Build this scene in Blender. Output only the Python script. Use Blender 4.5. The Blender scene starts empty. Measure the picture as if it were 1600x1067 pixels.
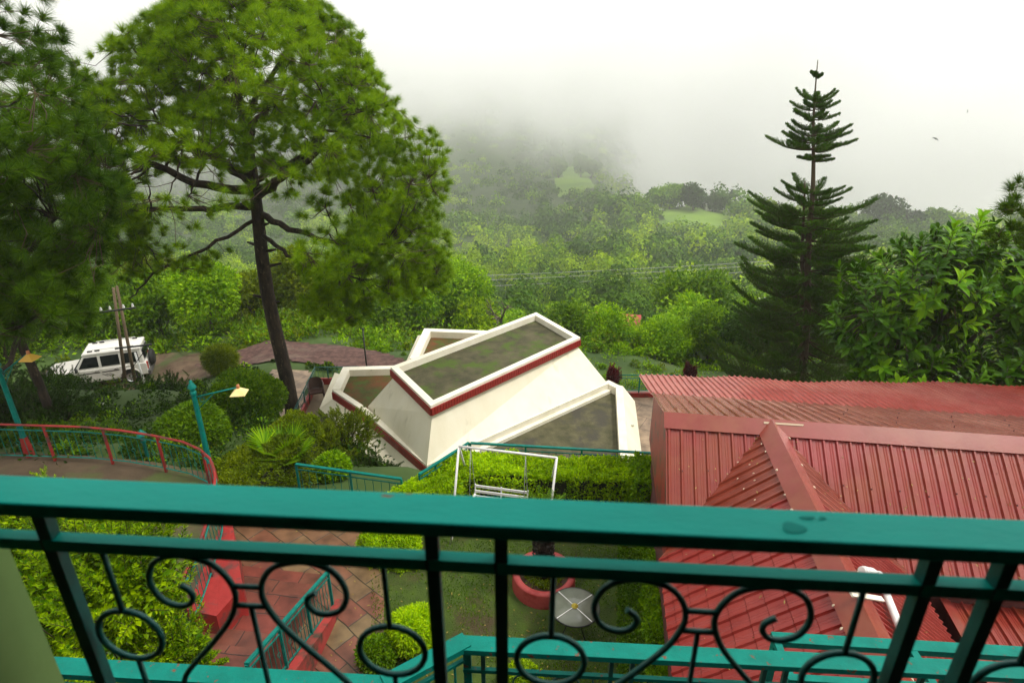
import bpy, math, random
import numpy as np
sc = bpy.context.scene
COL = sc.collection
R = math.radians
PI = math.pi
# ---------------------------------------------------------------- camera
H = 9.4                      # camera height over the lawn
F = 950.0
TH = math.atan(950/2220.)
cam = bpy.data.cameras.new('camera'); co = bpy.data.objects.new('camera', cam); COL.objects.link(co)
co.location = (0, 0, H); co.rotation_euler = (PI/2-TH, 0, 0)
cam.sensor_width = 36.0; cam.lens = F/1600*36; cam.clip_start = .05; cam.clip_end = 20000
cam.dof.use_dof = True; cam.dof.focus_distance = 24; cam.dof.aperture_fstop = 4.0
sc.camera = co
# ---------------------------------------------------------------- sky and sun (overcast)
SUN_EL, SUN_AZ = 60, 100      # azimuth measured from +Y towards +X
w = bpy.data.worlds.new("World"); sc.world = w; w.use_nodes = True
nt = w.node_tree; nt.nodes.clear()
sky = nt.nodes.new('ShaderNodeTexSky'); sky.sky_type = 'NISHITA'; sky.sun_disc = False
sky.sun_elevation = R(SUN_EL); sky.sun_rotation = R(SUN_AZ); sky.air_density = 1.0; sky.dust_density = 8.0; sky.ozone_density = 1.0
hs = nt.nodes.new('ShaderNodeHueSaturation'); hs.inputs['Saturation'].default_value = .12
mx = nt.nodes.new('ShaderNodeMix'); mx.data_type = 'RGBA'; mx.inputs[0].default_value = .6
mx.inputs[7].default_value = (12.6, 12.5, 12.0, 1)      # the even white of a closed cloud cover
bg = nt.nodes.new('ShaderNodeBackground'); bg.inputs['Strength'].default_value = .088
wo = nt.nodes.new('ShaderNodeOutputWorld')
nt.links.new(sky.outputs[0], hs.inputs['Color']); nt.links.new(hs.outputs[0], mx.inputs[6])
nt.links.new(mx.outputs[2], bg.inputs[0]); nt.links.new(bg.outputs[0], wo.inputs[0])
sl = bpy.data.lights.new('sun', 'SUN'); sl.energy = 1.5; sl.angle = R(12); sl.color = (1, .96, .88)
so = bpy.data.objects.new('sun', sl); COL.objects.link(so); so.location = (0, 0, 60)
so.rotation_euler = (R(90-SUN_EL), 0, -R(SUN_AZ)+PI)
sc.view_settings.view_transform = 'Standard'; sc.view_settings.look = 'None'
sc.view_settings.exposure = 0.76; sc.view_settings.gamma = 1
sc.cycles.volume_bounces = 24; sc.cycles.max_bounces = 24; sc.cycles.diffuse_bounces = 3
sc.cycles.use_denoising = True; sc.cycles.transparent_max_bounces = 8
# ---------------------------------------------------------------- helpers
def ray(px, py):
    a = (px-800)/F; v = (py-533.5)/F
    return np.array([a, math.cos(TH)-math.sin(TH)*v, -(math.sin(TH)+math.cos(TH)*v)])
def at(px, py, z):
    d = ray(px, py); return d*((z-H)/d[2]) + np.array([0, 0, H])
def atY(px, py, Y):
    d = ray(px, py); return d*(Y/d[1]) + np.array([0, 0, H])
def kk(row):
    v = (row-533.5)/F
    return (math.cos(TH)*v+math.sin(TH))/(math.cos(TH)-math.sin(TH)*v)
def rs(seed): return np.random.RandomState(seed)
def nrm(a): return a/np.maximum(np.linalg.norm(a, axis=-1, keepdims=True), 1e-9)
MATS = {}
def mat(name, c1, c2=None, rough=.6, scale=4., detail=6, bump=0., bscale=None, c3=None, sc3=.7, lo=.35, hi=.65, spec=.5,
        metal=0, coat=0, island=False, transl=0, stretch=None, t3=(.5, .62), rot=None):
    if name in MATS: return MATS[name]
    m = bpy.data.materials.new(name); m.use_nodes = True; t = m.node_tree; N = t.nodes; L = t.links
    b = N['Principled BSDF']; b.inputs['Roughness'].default_value = rough; b.inputs['Metallic'].default_value = metal
    b.inputs['Specular IOR Level'].default_value = spec
    if coat: b.inputs['Coat Weight'].default_value = coat; b.inputs['Coat Roughness'].default_value = .15
    tc = N.new('ShaderNodeTexCoord'); src = tc.outputs['Object']
    if stretch or rot:
        mp = N.new('ShaderNodeMapping'); mp.inputs['Scale'].default_value = stretch or (1, 1, 1)
        if rot: mp.inputs['Rotation'].default_value = rot
        L.new(src, mp.inputs[0]); src = mp.outputs[0]
    def noise(s, d=detail):
        n = N.new('ShaderNodeTexNoise'); n.inputs['Scale'].default_value = s; n.inputs['Detail'].default_value = d
        n.inputs['Roughness'].default_value = .62; L.new(src, n.inputs['Vector']); return n.outputs['Fac']
    def mixc(f, a, bcol):
        q = N.new('ShaderNodeMix'); q.data_type = 'RGBA'; L.new(f, q.inputs[0])
        for k, v in ((6, a), (7, bcol)):
            if isinstance(v, tuple): q.inputs[k].default_value = (*v, 1)
            else: L.new(v, q.inputs[k])
        return q.outputs[2]
    def ramp(f, a, bb):
        q = N.new('ShaderNodeMapRange'); q.inputs[1].default_value = a; q.inputs[2].default_value = bb; L.new(f, q.inputs[0]); return q.outputs[0]
    col = None
    if c2:
        if island:
            g = N.new('ShaderNodeNewGeometry'); f = g.outputs['Random Per Island']
            col = mixc(f, c1, c2)
            if scale: 
                q = N.new('ShaderNodeMix'); q.data_type = 'RGBA'; q.blend_type = 'MULTIPLY'; q.inputs[0].default_value = 1
                L.new(col, q.inputs[6]); L.new(mixc(ramp(noise(scale, 2), lo, hi), (.62, .68, .7), (1.2, 1.12, 1.0)), q.inputs[7]); col = q.outputs[2]
        else: col = mixc(ramp(noise(scale), lo, hi), c1, c2)
        if c3: col = mixc(ramp(noise(sc3, 8), *t3), col, c3)
        L.new(col, b.inputs['Base Color'])
    else: b.inputs['Base Color'].default_value = (*c1, 1)
    if bump:
        bp = N.new('ShaderNodeBump'); bp.inputs['Strength'].default_value = bump; bp.inputs['Distance'].default_value = .02
        L.new(noise(bscale or scale*4), bp.inputs['Height']); L.new(bp.outputs[0], b.inputs['Normal'])
    if transl:
        tr = N.new('ShaderNodeBsdfTranslucent'); ms = N.new('ShaderNodeMixShader'); ms.inputs[0].default_value = transl
        if col is not None:
            q = N.new('ShaderNodeMix'); q.data_type = 'RGBA'; q.blend_type = 'MULTIPLY'; q.inputs[0].default_value = 1
            L.new(col, q.inputs[6]); q.inputs[7].default_value = (1.5, 1.4, .7, 1); L.new(q.outputs[2], tr.inputs[0])
        else: tr.inputs[0].default_value = (*c1, 1)
        o = N['Material Output']; L.new(b.outputs[0], ms.inputs[1]); L.new(tr.outputs[0], ms.inputs[2]); L.new(ms.outputs[0], o.inputs[0])
    MATS[name] = m; return m

class MB:
    """collects geometry; build() links it as ONE mesh object"""
    def __init__(s): s.V = []; s.Fs = []; s.n = 0
    def add(s, V, Fc, mi=0, sm=False):
        V = np.asarray(V, float).reshape(-1, 3); Fc = np.asarray(Fc, int)
        s.V.append(V); s.Fs.append((Fc+s.n, mi, sm)); s.n += len(V)
    def box(s, c, size, rz=0, mi=0, rot=None):
        x, y, z = np.array(size)/2.
        P = np.array([[-x, -y, -z], [x, -y, -z], [x, y, -z], [-x, y, -z], [-x, -y, z], [x, -y, z], [x, y, z], [-x, y, z]])
        if rot is not None: P = P@np.array(rot).T
        elif rz: cc, ss = math.cos(rz), math.sin(rz); P = P@np.array([[cc, -ss, 0], [ss, cc, 0], [0, 0, 1]]).T
        s.add(P+np.array(c), [[0, 3, 2, 1], [4, 5, 6, 7], [0, 1, 5, 4], [1, 2, 6, 5], [2, 3, 7, 6], [3, 0, 4, 7]], mi)
    def beam(s, a, b, wd, ht, mi=0, up=(0, 0, 1)):
        a = np.array(a, float); b = np.array(b, float); d = b-a; L = np.linalg.norm(d); d /= L
        u = np.array(up, float)
        if abs(d@u) > .95: u = np.array([0, 1., 0])
        sd = np.cross(d, u); sd /= np.linalg.norm(sd); u = np.cross(sd, d)
        s.box((a+b)/2, (L, wd, ht), rot=np.stack([d, sd, u], 1), mi=mi)
    def tube(s, pts, rad, k=8, mi=0, sm=True, cap=True):
        pts = np.asarray(pts, float); n = len(pts)
        rad = np.full(n, rad) if np.isscalar(rad) else np.asarray(rad, float)
        T = nrm(np.gradient(pts, axis=0)); ref = np.array([0, 0, 1.]) if abs(T[0, 2]) < .9 else np.array([1., 0, 0])
        V = []; u = nrm(np.cross(T[0], ref)); ang = np.arange(k)*2*PI/k
        for i in range(n):
            u = nrm(u-T[i]*(u@T[i])); v = np.cross(T[i], u)
            V.append(pts[i]+rad[i]*(np.cos(ang)[:, None]*u+np.sin(ang)[:, None]*v))
        Fc = [[i*k+j, i*k+(j+1) % k, (i+1)*k+(j+1) % k, (i+1)*k+j] for i in range(n-1) for j in range(k)]
        base = s.n; s.add(np.concatenate(V), Fc, mi, sm)
        if cap:
            s.Fs.append((np.array([[base+j for j in range(k)][::-1]]), mi, False)); s.Fs.append((np.array([[base+(n-1)*k+j for j in range(k)]]), mi, False))
    def lathe(s, c, prof, k=24, mi=0, sm=True):
        ang = np.arange(k)*2*PI/k; V = []
        for r, z in prof: V.append(np.stack([c[0]+r*np.cos(ang), c[1]+r*np.sin(ang), np.full(k, c[2]+z)], 1))
        n = len(prof)
        s.add(np.concatenate(V), [[i*k+j, i*k+(j+1) % k, (i+1)*k+(j+1) % k, (i+1)*k+j] for i in range(n-1) for j in range(k)], mi, sm)
    def prism(s, poly, z0, z1, mi=0):
        P = np.array([[p[0], p[1]] for p in poly]); n = len(P)
        a = np.sum(P[:, 0]*np.roll(P[:, 1], -1)-np.roll(P[:, 0], -1)*P[:, 1])
        if a < 0: P = P[::-1]
        V = np.concatenate([np.c_[P, np.full(n, z0)], np.c_[P, np.full(n, z1)]]); b = s.n
        s.add(V, [[i, (i+1) % n, n+(i+1) % n, n+i] for i in range(n)], mi)
        s.Fs.append((np.array([[b+i for i in range(n)][::-1]]), mi, False)); s.Fs.append((np.array([[b+n+i for i in range(n)]]), mi, False))
    def loft(s, A, B, mi=0, caps=True):
        n = len(A); b = s.n; s.add(list(A)+list(B), [[i, (i+1) % n, n+(i+1) % n, n+i] for i in range(n)], mi)
        if caps: s.Fs.append((np.array([[b+i for i in range(n)][::-1]]), mi, False)); s.Fs.append((np.array([[b+n+i for i in range(n)]]), mi, False))
    def segs(s, P0, P1, r0, r1, k=3, mi=0):
        P0 = np.asarray(P0); P1 = np.asarray(P1); n = len(P0)
        if not n: return
        r0 = np.broadcast_to(r0, (n,)); r1 = np.broadcast_to(r1, (n,))
        d = nrm(P1-P0); ref = np.where(np.abs(d[:, 2:3]) < .9, [[0, 0, 1.]], [[1., 0, 0]]); u = nrm(np.cross(d, ref)); v = np.cross(d, u)
        V = np.zeros((n, 2*k, 3))
        for j in range(k):
            o = math.cos(2*PI*j/k)*u+math.sin(2*PI*j/k)*v
            V[:, j] = P0+r0[:, None]*o; V[:, k+j] = P1+r1[:, None]*o
        f = np.array([[j, (j+1) % k, k+(j+1) % k, k+j] for j in range(k)])
        s.add(V.reshape(-1, 3), (f[None]+(np.arange(n)*2*k)[:, None, None]).reshape(-1, 4), mi, True)
    def leaves(s, P, D, Nn, Ln, Wd, fold=.15, mi=0):
        n = len(P); D = nrm(D); sd = nrm(np.cross(D, Nn)); up = np.cross(sd, D)
        Ln = np.broadcast_to(Ln, (n,))[:, None]; Wd = np.broadcast_to(Wd, (n,))[:, None]
        V = np.stack([P, P+D*Ln*.5+sd*Wd*.5+up*Ln*fold, P+D*Ln, P+D*Ln*.5-sd*Wd*.5+up*Ln*fold], 1)
        s.add(V.reshape(-1, 3), np.arange(4*n).reshape(n, 4), mi)
    def needles(s, P, A, n, Ln, wd, rng, spread=1.15, mi=0):
        m = len(P); A = nrm(A); ref = np.where(np.abs(A[:, 2:3]) < .9, [[0, 0, 1.]], [[1., 0, 0]]); u = nrm(np.cross(A, ref)); v = np.cross(A, u)
        ph = rng.rand(m, n)*2*PI; th = np.sqrt(rng.rand(m, n))*spread*1.25
        D = A[:, None]*np.cos(th)[..., None]+(u[:, None]*np.cos(ph)[..., None]+v[:, None]*np.sin(ph)[..., None])*np.sin(th)[..., None]
        L = (Ln*(.75+.4*rng.rand(m, n)))[..., None]*(np.broadcast_to(rng.rand(m)*.4+.8, (m,)))[:, None, None]
        B = P[:, None]-A[:, None]*(rng.rand(m, n, 1)*Ln*.45)
        T = B+D*L; T[..., 2] -= L[..., 0]*.12*np.sin(th)
        sd = nrm(np.cross(D, rng.randn(m, n, 3)))*wd/2
        V = np.stack([B-sd*.6, B+sd*.6, B+D*L*.6+sd, T], 2); V = np.stack([B-sd, B+sd, T], 2)
        s.add(V.reshape(-1, 3), np.arange(3*m*n).reshape(-1, 3), mi)
    def build(s, name, mats, parent=None, loc=None):
        V = np.concatenate(s.V); 
        if loc is not None: V = V-np.array(loc)
        me = bpy.data.meshes.new(name); me.vertices.add(len(V)); me.vertices.foreach_set('co', V.ravel())
        lt = np.concatenate([np.full(len(f), f.shape[1]) for f, _, _ in s.Fs]); li = np.concatenate([f.ravel() for f, _, _ in s.Fs])
        me.loops.add(len(li)); me.loops.foreach_set('vertex_index', li)
        me.polygons.add(len(lt)); me.polygons.foreach_set('loop_start', np.concatenate([[0], np.cumsum(lt)[:-1]])); me.polygons.foreach_set('loop_total', lt)
        me.polygons.foreach_set('material_index', np.concatenate([np.full(len(f), m) for f, m, _ in s.Fs]))
        me.polygons.foreach_set('use_smooth', np.concatenate([np.full(len(f), q) for f, _, q in s.Fs]))
        for m in (mats if isinstance(mats, (list, tuple)) else [mats]): me.materials.append(m)
        me.update(calc_edges=True); me.validate()
        o = bpy.data.objects.new(name, me); COL.objects.link(o)
        if loc is not None: o.location = loc
        if parent is not None:
            o.parent = parent
            if loc is None: o.location = -np.array(parent.location)
            else: o.location = np.array(loc)-np.array(parent.location)
        return o
def tag(o, label=None, cat=None, group=None, kind=None):
    if label: o['label'] = label
    if cat: o['category'] = cat
    if group: o['group'] = group
    if kind: o['kind'] = kind
    return o
def thing(name, label, cat, loc=(0, 0, 0), group=None):
    o = bpy.data.objects.new(name, None); o.empty_display_size = .2; COL.objects.link(o); o.location = [float(v) for v in loc]
    return tag(o, label, cat, group)
def st(o, label, cat='ground'): return tag(o, label, cat, None, 'structure')
def rotz(v, a): c, s = math.cos(a), math.sin(a); return np.array([v[0]*c-v[1]*s, v[0]*s+v[1]*c, v[2]])
# smooth value noise for terrain and lumps
def vnoise(x, y, seed=0):
    xi = np.floor(x).astype(int); yi = np.floor(y).astype(int); fx = x-xi; fy = y-yi
    def h(a, b): n = (a*374761393+b*668265263+seed*1442695) & 0x7fffffff; n = ((n ^ (n >> 13))*1274126177) & 0x7fffffff; return ((n ^ (n >> 16)) & 0xffff)/65535.
    u = fx*fx*(3-2*fx); v = fy*fy*(3-2*fy)
    return (h(xi, yi)*(1-u)+h(xi+1, yi)*u)*(1-v)+(h(xi, yi+1)*(1-u)+h(xi+1, yi+1)*u)*v
def fbm(x, y, seed=0): return sum(vnoise(x*2**i, y*2**i, seed+i)*.5**i for i in range(4))/1.875-.5
# ---------------------------------------------------------------- materials
teal = mat('garden_teal_paint', (.0, .125, .10), (.0, .175, .14), rough=.5, spec=.2, scale=9, bump=.12, bscale=60, c3=(.14, .12, .08), sc3=14, t3=(.70, .74))
teal_rail = mat('weathered_teal_paint', (.0, .30, .245), (.0, .38, .31), rough=.5, spec=.15, scale=5, detail=8, bump=.1, bscale=90, c3=(.2, .1, .05), sc3=16, t3=(.68, .71), stretch=(.4, 1, 1))
dteal = mat('dark_teal_iron', (.0, .065, .056), (.003, .10, .088), rough=.45, scale=14, bump=.1)
tealw = mat('chipped_teal_paint', (.0, .15, .115), (.0, .20, .155), rough=.5, spec=.15, scale=8, bump=.15, bscale=50, c3=(.16, .07, .04), sc3=20, t3=(.62, .66))
redp = mat('red_paint', (.26, .012, .010), (.34, .022, .018), rough=.5, scale=6, bump=.15, c3=(.1, .03, .025), sc3=3)
cream = mat('cream_plaster', (.82, .75, .56), (.88, .82, .65), rough=.85, scale=1.2, bump=.25, bscale=30, c3=(.50, .45, .28), sc3=1.6, t3=(.60, .86), stretch=(1, 1, .35))
creamt = mat('cream_coping', (.84, .79, .66), (.74, .69, .54), rough=.8, scale=2, bump=.2, bscale=40, c3=(.3, .29, .22), sc3=4, t3=(.66, .78))
fascia = mat('red_tile_fascia', (.30, .012, .008), (.24, .016, .01), rough=.5, scale=10)
deckm = mat('mossy_concrete', (.034, .032, .010), (.090, .080, .036), rough=.9, scale=1.6, detail=10, bump=.5, bscale=20, c3=(.050, .085, .001), sc3=1.3, t3=(.48, .60))
deckg = mat('damp_grey_concrete', (.045, .044, .016), (.105, .095, .045), rough=.9, scale=2.5, detail=10, bump=.5, bscale=20, c3=(.05, .045, .03), sc3=1.2)
deckr = mat('moss_and_pine_litter', (.035, .055, .003), (.13, .040, .008), rough=.95, scale=1.6, detail=10, bump=.5, bscale=20, c3=(.05, .085, .005), sc3=2.4)
def roofmat(name, a, b, c):
    return mat(name, a, b, rough=.27, scale=1.9, detail=12, lo=.42, hi=.60, c3=c, sc3=.8, t3=(.46, .70), bump=.08, bscale=30, spec=.4)
rfront = roofmat('front_roof_paint', (.22, .029, .018), (.235, .046, .022), (.29, .042, .042))
rback = roofmat('back_roof_paint', (.235, .055, .028), (.19, .035, .015), (.33, .12, .08))
rfar = roofmat('far_roof_paint', (.32, .045, .032), (.27, .030, .018), (.38, .10, .07))
rcap = roofmat('roof_flashing_paint', (.20, .030, .016), (.225, .050, .024), (.26, .040, .034))
rtile = roofmat('tile_roof_paint', (.215, .019, .015), (.27, .028, .021), (.30, .046, .036))
dark = mat('dark_iron', (.02, .02, .02), rough=.6)
white = mat('white_paint', (.72, .71, .68), (.8, .79, .75), rough=.45, scale=8, c3=(.45, .38, .28), sc3=9, t3=(.68, .76))
bark = mat('pine_bark', (.010, .007, .004), (.050, .032, .018), rough=.95, scale=7, detail=8, bump=1, bscale=14, stretch=(1, 1, .35), c3=(.11, .075, .045), sc3=9, t3=(.60, .66))
twig = mat('twig_bark', (.05, .03, .015), (.09, .055, .03), rough=.9, scale=5)
gbark = mat('grey_bark', (.05, .04, .025), (.11, .09, .06), rough=.9, scale=5, bump=.6)
soil = mat('soil', (.05, .03, .018), (.10, .055, .03), rough=.95, scale=3, bump=.8)
ndl = mat('pine_needles', (.065, .18, .001), (.28, .44, .001), rough=.6, spec=.1, scale=.55, island=True, transl=.35)
ndd = mat('shade_toned_needles', (.020, .070, .001), (.10, .20, .001), rough=.6, spec=.1, scale=.5, island=True, transl=.3)  # left pine's shade is put into this darker needle green
def lf(name, a, b, tr=.35, rough=.45, scale=.8): return mat(name, a, b, spec=.1, rough=rough, scale=scale, island=True, transl=tr)
lf_lime = lf('lime_leaves', (.17, .36, .001), (.50, .70, .003), .35)
lf_yel = lf('yellow_green_leaves', (.045, .15, .001), (.40, .58, .002), .3)
lf_mid = lf('mid_green_leaves', (.045, .13, .001), (.17, .31, .003), .3)
lf_brt = lf('bright_green_leaves', (.08, .22, .001), (.30, .50, .003), .35)
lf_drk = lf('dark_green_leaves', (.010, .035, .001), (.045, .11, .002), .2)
lf_oli = lf('olive_leaves', (.07, .12, .001), (.20, .27, .002), .3)
lf_rub = lf('glossy_leaves', (.020, .070, .001), (.085, .21, .002), .15, .32)
lf_rbt = lf('young_glossy_leaves', (.10, .28, .005), (.22, .42, .01), .3, .3)
lf_nor = lf('dark_conifer_sprays', (.022, .072, .002), (.08, .19, .003), .15)
lf_far = lf('far_canopy', (.05, .14, .002), (.20, .36, .004), .25, .6, .03)
lf_fl = lf('far_canopy_light', (.12, .24, .002), (.36, .52, .004), .3, .6, .03)
lf_fd = lf('far_canopy_dark', (.022, .075, .003), (.09, .19, .004), .2, .6, .03)
lf_red = lf('dark_red_leaves', (.06, .01, .015), (.12, .02, .03))
# ---------------------------------------------------------------- terrain
CP = []
def cp(p, z=None): CP.append((p[0], p[1], p[2] if z is None else z))
for x in (-3, 0, 3, 6, 9): 
    for y in (1, 5, 9, 13): CP.append((x, y, -.12))
for x in (-10, -6, -3, 0, 4, 9, 14): CP.append((x, -6, -.12)); CP.append((x, -15, -.1))
for px, py, z in [(20, 720, 1.05), (150, 720, 1.05), (280, 745, 1.05), (150, 800, 1.05), (250, 850, 1.05), (60, 900, 1.3), (0, 1000, 1.3), (-200, 850, 1.2), (200, 1000, 1.0),
                  (100, 660, -.4), (250, 670, -.6), (200, 640, -1.2), (380, 690, -.3), (500, 700, -.4), (360, 640, -.9), (0, 640, -1), (-200, 640, -.5), (570, 725, -3.0), (620, 750, -2.6), (600, 735, -3.0), (540, 715, -2.4), (560, 690, -2.9), (500, 735, -.5), (400, 830, -.12), (500, 830, -.12), (450, 790, -.12), (560, 800, -.12), (400, 785, -.12), (480, 770, -.12), (450, 950, -.12), (400, 1000, -.12), (500, 1000, -.12), (560, 770, -.1), (380, 900, -.1),
                  (150, 600, -4.2), (230, 590, -4.1), (60, 620, -4.2), (300, 565, -3.7), (250, 600, -3.9), (380, 560, -3.2), (440, 545, -2.9), (440, 575, -2.6), (520, 560, -2.9), (600, 575, -3.0), (640, 590, -3.2),
                  (500, 590, -2.6), (470, 600, -2.7), (455, 640, -2.7), (430, 600, -2.6), (510, 640, -2.9), (480, 655, -2.7), (480, 535, -3.2), (350, 545, -3.8), (600, 545, -4.2), (990, 640, -2.75), (985, 590, -3.4), (1010, 690, -2.7), (1100, 560, -4.5)]: cp(at(px, py, z))
CP += [(-2, 20, -3), (3, 22, -3), (0, 25, -3.6), (-6, 17, -2.2), (3, 17, -2.7), (-1, 15.5, -2.2), (7, 17, -2.2), (11, 22, -2.5), (12, 16, -1.5), (18, 16, -1), (5, 12, -.2), (10, 11, -.2),
       (-20, 36, -6.5), (-8, 36, -7.5), (0, 36, -9), (10, 36, -9.5), (25, 36, -9), (-35, 30, -5), (35, 25, -4), (-30, 15, -2), (25, 5, 0), (-18, 5, 1), (-25, 20, -3.5)]
CP = np.array(CP)
LP = [(40, 572), (60, 557), (100, 505), (150, 455), (220, 415), (330, 372), (420, 338), (520, 300), (640, 255), (780, 205), (950, 140), (1400, 60), (3000, 20), (6000, 20)]
RP = [(40, 572), (60, 557), (100, 512), (150, 470), (220, 420), (300, 372), (350, 352), (400, 356), (600, 400), (1000, 400), (2000, 330), (3200, 250), (6000, 180)]
def prof(P, Y):
    ys = np.array([p[0] for p in P], float); zs = np.array([H-kk(p[1])*p[0] for p in P]); return np.interp(np.log(np.maximum(Y, 1)), np.log(ys), zs)
def ss(a, b, x): t = np.clip((x-a)/(b-a), 0, 1); return t*t*(3-2*t)
def terr(x, y):
    x = np.asarray(x, float); y = np.asarray(y, float); sh = x.shape; x = x.ravel(); y = y.ravel()
    d2 = (x[:, None]-CP[:, 0])**2+(y[:, None]-CP[:, 1])**2+.15
    wt = d2**-1.8; near = (wt*CP[:, 2]).sum(1)/wt.sum(1)
    t = x/np.maximum(y, 1)
    far = prof(LP, y)*(1-ss(.12, .30, t))+prof(RP, y)*ss(.12, .30, t)
    far = far+8*np.exp(-((t-.29)/.10)**2-((y-358)/36)**2)+fbm(x*.012, y*.012, 5)*np.clip(y*.08, 0, 26)+fbm(x*.05, y*.05, 9)*3
    b = ss(34, 55, y); z = near*(1-b)+far*b
    return z.reshape(sh)
yy = np.concatenate([np.linspace(-14, 45, 120), 45*(5500/45.)**np.linspace(0.01, 1, 190)])
tt = np.linspace(-1.7, 1.7, 260); Y, T = np.meshgrid(yy, tt, indexing='ij'); X = T*(np.maximum(Y, 0)+26)
Z = terr(X, Y); nr, nc = X.shape
m = MB(); idx = np.arange(nr*nc).reshape(nr, nc)
m.add(np.stack([X, Y, Z], -1).reshape(-1, 3), np.stack([idx[:-1, :-1], idx[:-1, 1:], idx[1:, 1:], idx[1:, :-1]], -1).reshape(-1, 4), 0, True)
gm = mat('ground_cover', (.028, .060, .008), (.055, .10, .012), rough=.95, scale=.35, detail=10, bump=.6, bscale=3, c3=(.085, .05, .028), sc3=.16, t3=(.60, .72))
st(m.build('ground', gm), 'grassy hillside and valley falling away below the balcony')
def drape(poly, z_off=.03, step=.35, m_=None, name='path', zf=None):
    """flat or terrain-following sheet inside a polygon (list of xy)"""
    P = np.array([[p[0], p[1]] for p in poly]); lo = P.min(0); hi = P.max(0)
    nx = max(2, int((hi[0]-lo[0])/step)); ny = max(2, int((hi[1]-lo[1])/step))
    gx = np.linspace(lo[0], hi[0], nx+1); gy = np.linspace(lo[1], hi[1], ny+1); GX, GY = np.meshgrid(gx, gy)
    def inside(x, y):
        r = np.zeros(x.shape, bool); j = len(P)-1
        for i in range(len(P)):
            c = ((P[i, 1] > y) != (P[j, 1] > y)) & (x < (P[j, 0]-P[i, 0])*(y-P[i, 1])/(P[j, 1]-P[i, 1]+1e-12)+P[i, 0]); r ^= c; j = i
        return r
    cx = (GX[:-1, :-1]+GX[1:, 1:])/2; cy = (GY[:-1, :-1]+GY[1:, 1:])/2; keep = inside(cx, cy)
    Zg = terr(GX, GY)+z_off if zf is None else zf(GX, GY)+z_off
    id_ = np.arange(GX.size).reshape(GX.shape); q = np.stack([id_[:-1, :-1], id_[:-1, 1:], id_[1:, 1:], id_[1:, :-1]], -1)[keep]
    mb = MB(); mb.add(np.stack([GX, GY, Zg], -1).reshape(-1, 3), q, 0, True); return mb.build(name, m_)
def sheet(poly, z, name, m_, th=.05):
    mb = MB(); mb.prism(poly, z-th, z); return mb.build(name, m_)
# ---- track, lawn, paths
gravel = mat('red_gravel', (.055, .024, .019), (.11, .055, .042), rough=.95, scale=3.5, detail=14, lo=.42, hi=.58, bump=1, bscale=8, c3=(.14, .10, .07), sc3=.5, t3=(.55,.7))
road = [at(*q, -3.1)[:2] for q in [(300, 556), (350, 538), (430, 531), (520, 539), (590, 552), (660, 575), (640, 600), (560, 585), (480, 580), (400, 575), (330, 578)]]
st(drape(road, .07, .25, gravel, 'track'), 'reddish gravel track curving behind the tall pine', 'track')
dirt = mat('brown_dirt', (.07, .04, .022), (.13, .085, .05), rough=.95, scale=1.8, detail=10, bump=.6, bscale=12, c3=(.06, .08, .02), sc3=.6)
rd2 = [at(*q)[:2] for q in [(345, 548, -3.5), (345, 590, -3.3), (250, 640, -3.9), (120, 640, -4.2), (40, 630, -4.2), (60, 585, -4.2), (200, 556, -4.2)]]
st(drape(rd2, .05, .25, dirt, 'road'), 'brown dirt parking area under the white car', 'road')
grassm = mat('lawn_grass', (.028, .052, .003), (.055, .095, .004), rough=.95, scale=3, detail=12, bump=.8, bscale=30, c3=(.055, .038, .014), sc3=.8, t3=(.50, .66))
lawn = [at(*q, 0)[:2] for q in [(575, 850), (640, 790), (735, 762), (1010, 770), (1050, 860), (1055, 1250), (620, 1250), (600, 1070), (598, 950)]]
st(sheet(lawn, .0, 'lawn', grassm), 'patchy mossy garden lawn around the red planter', 'lawn')
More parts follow.
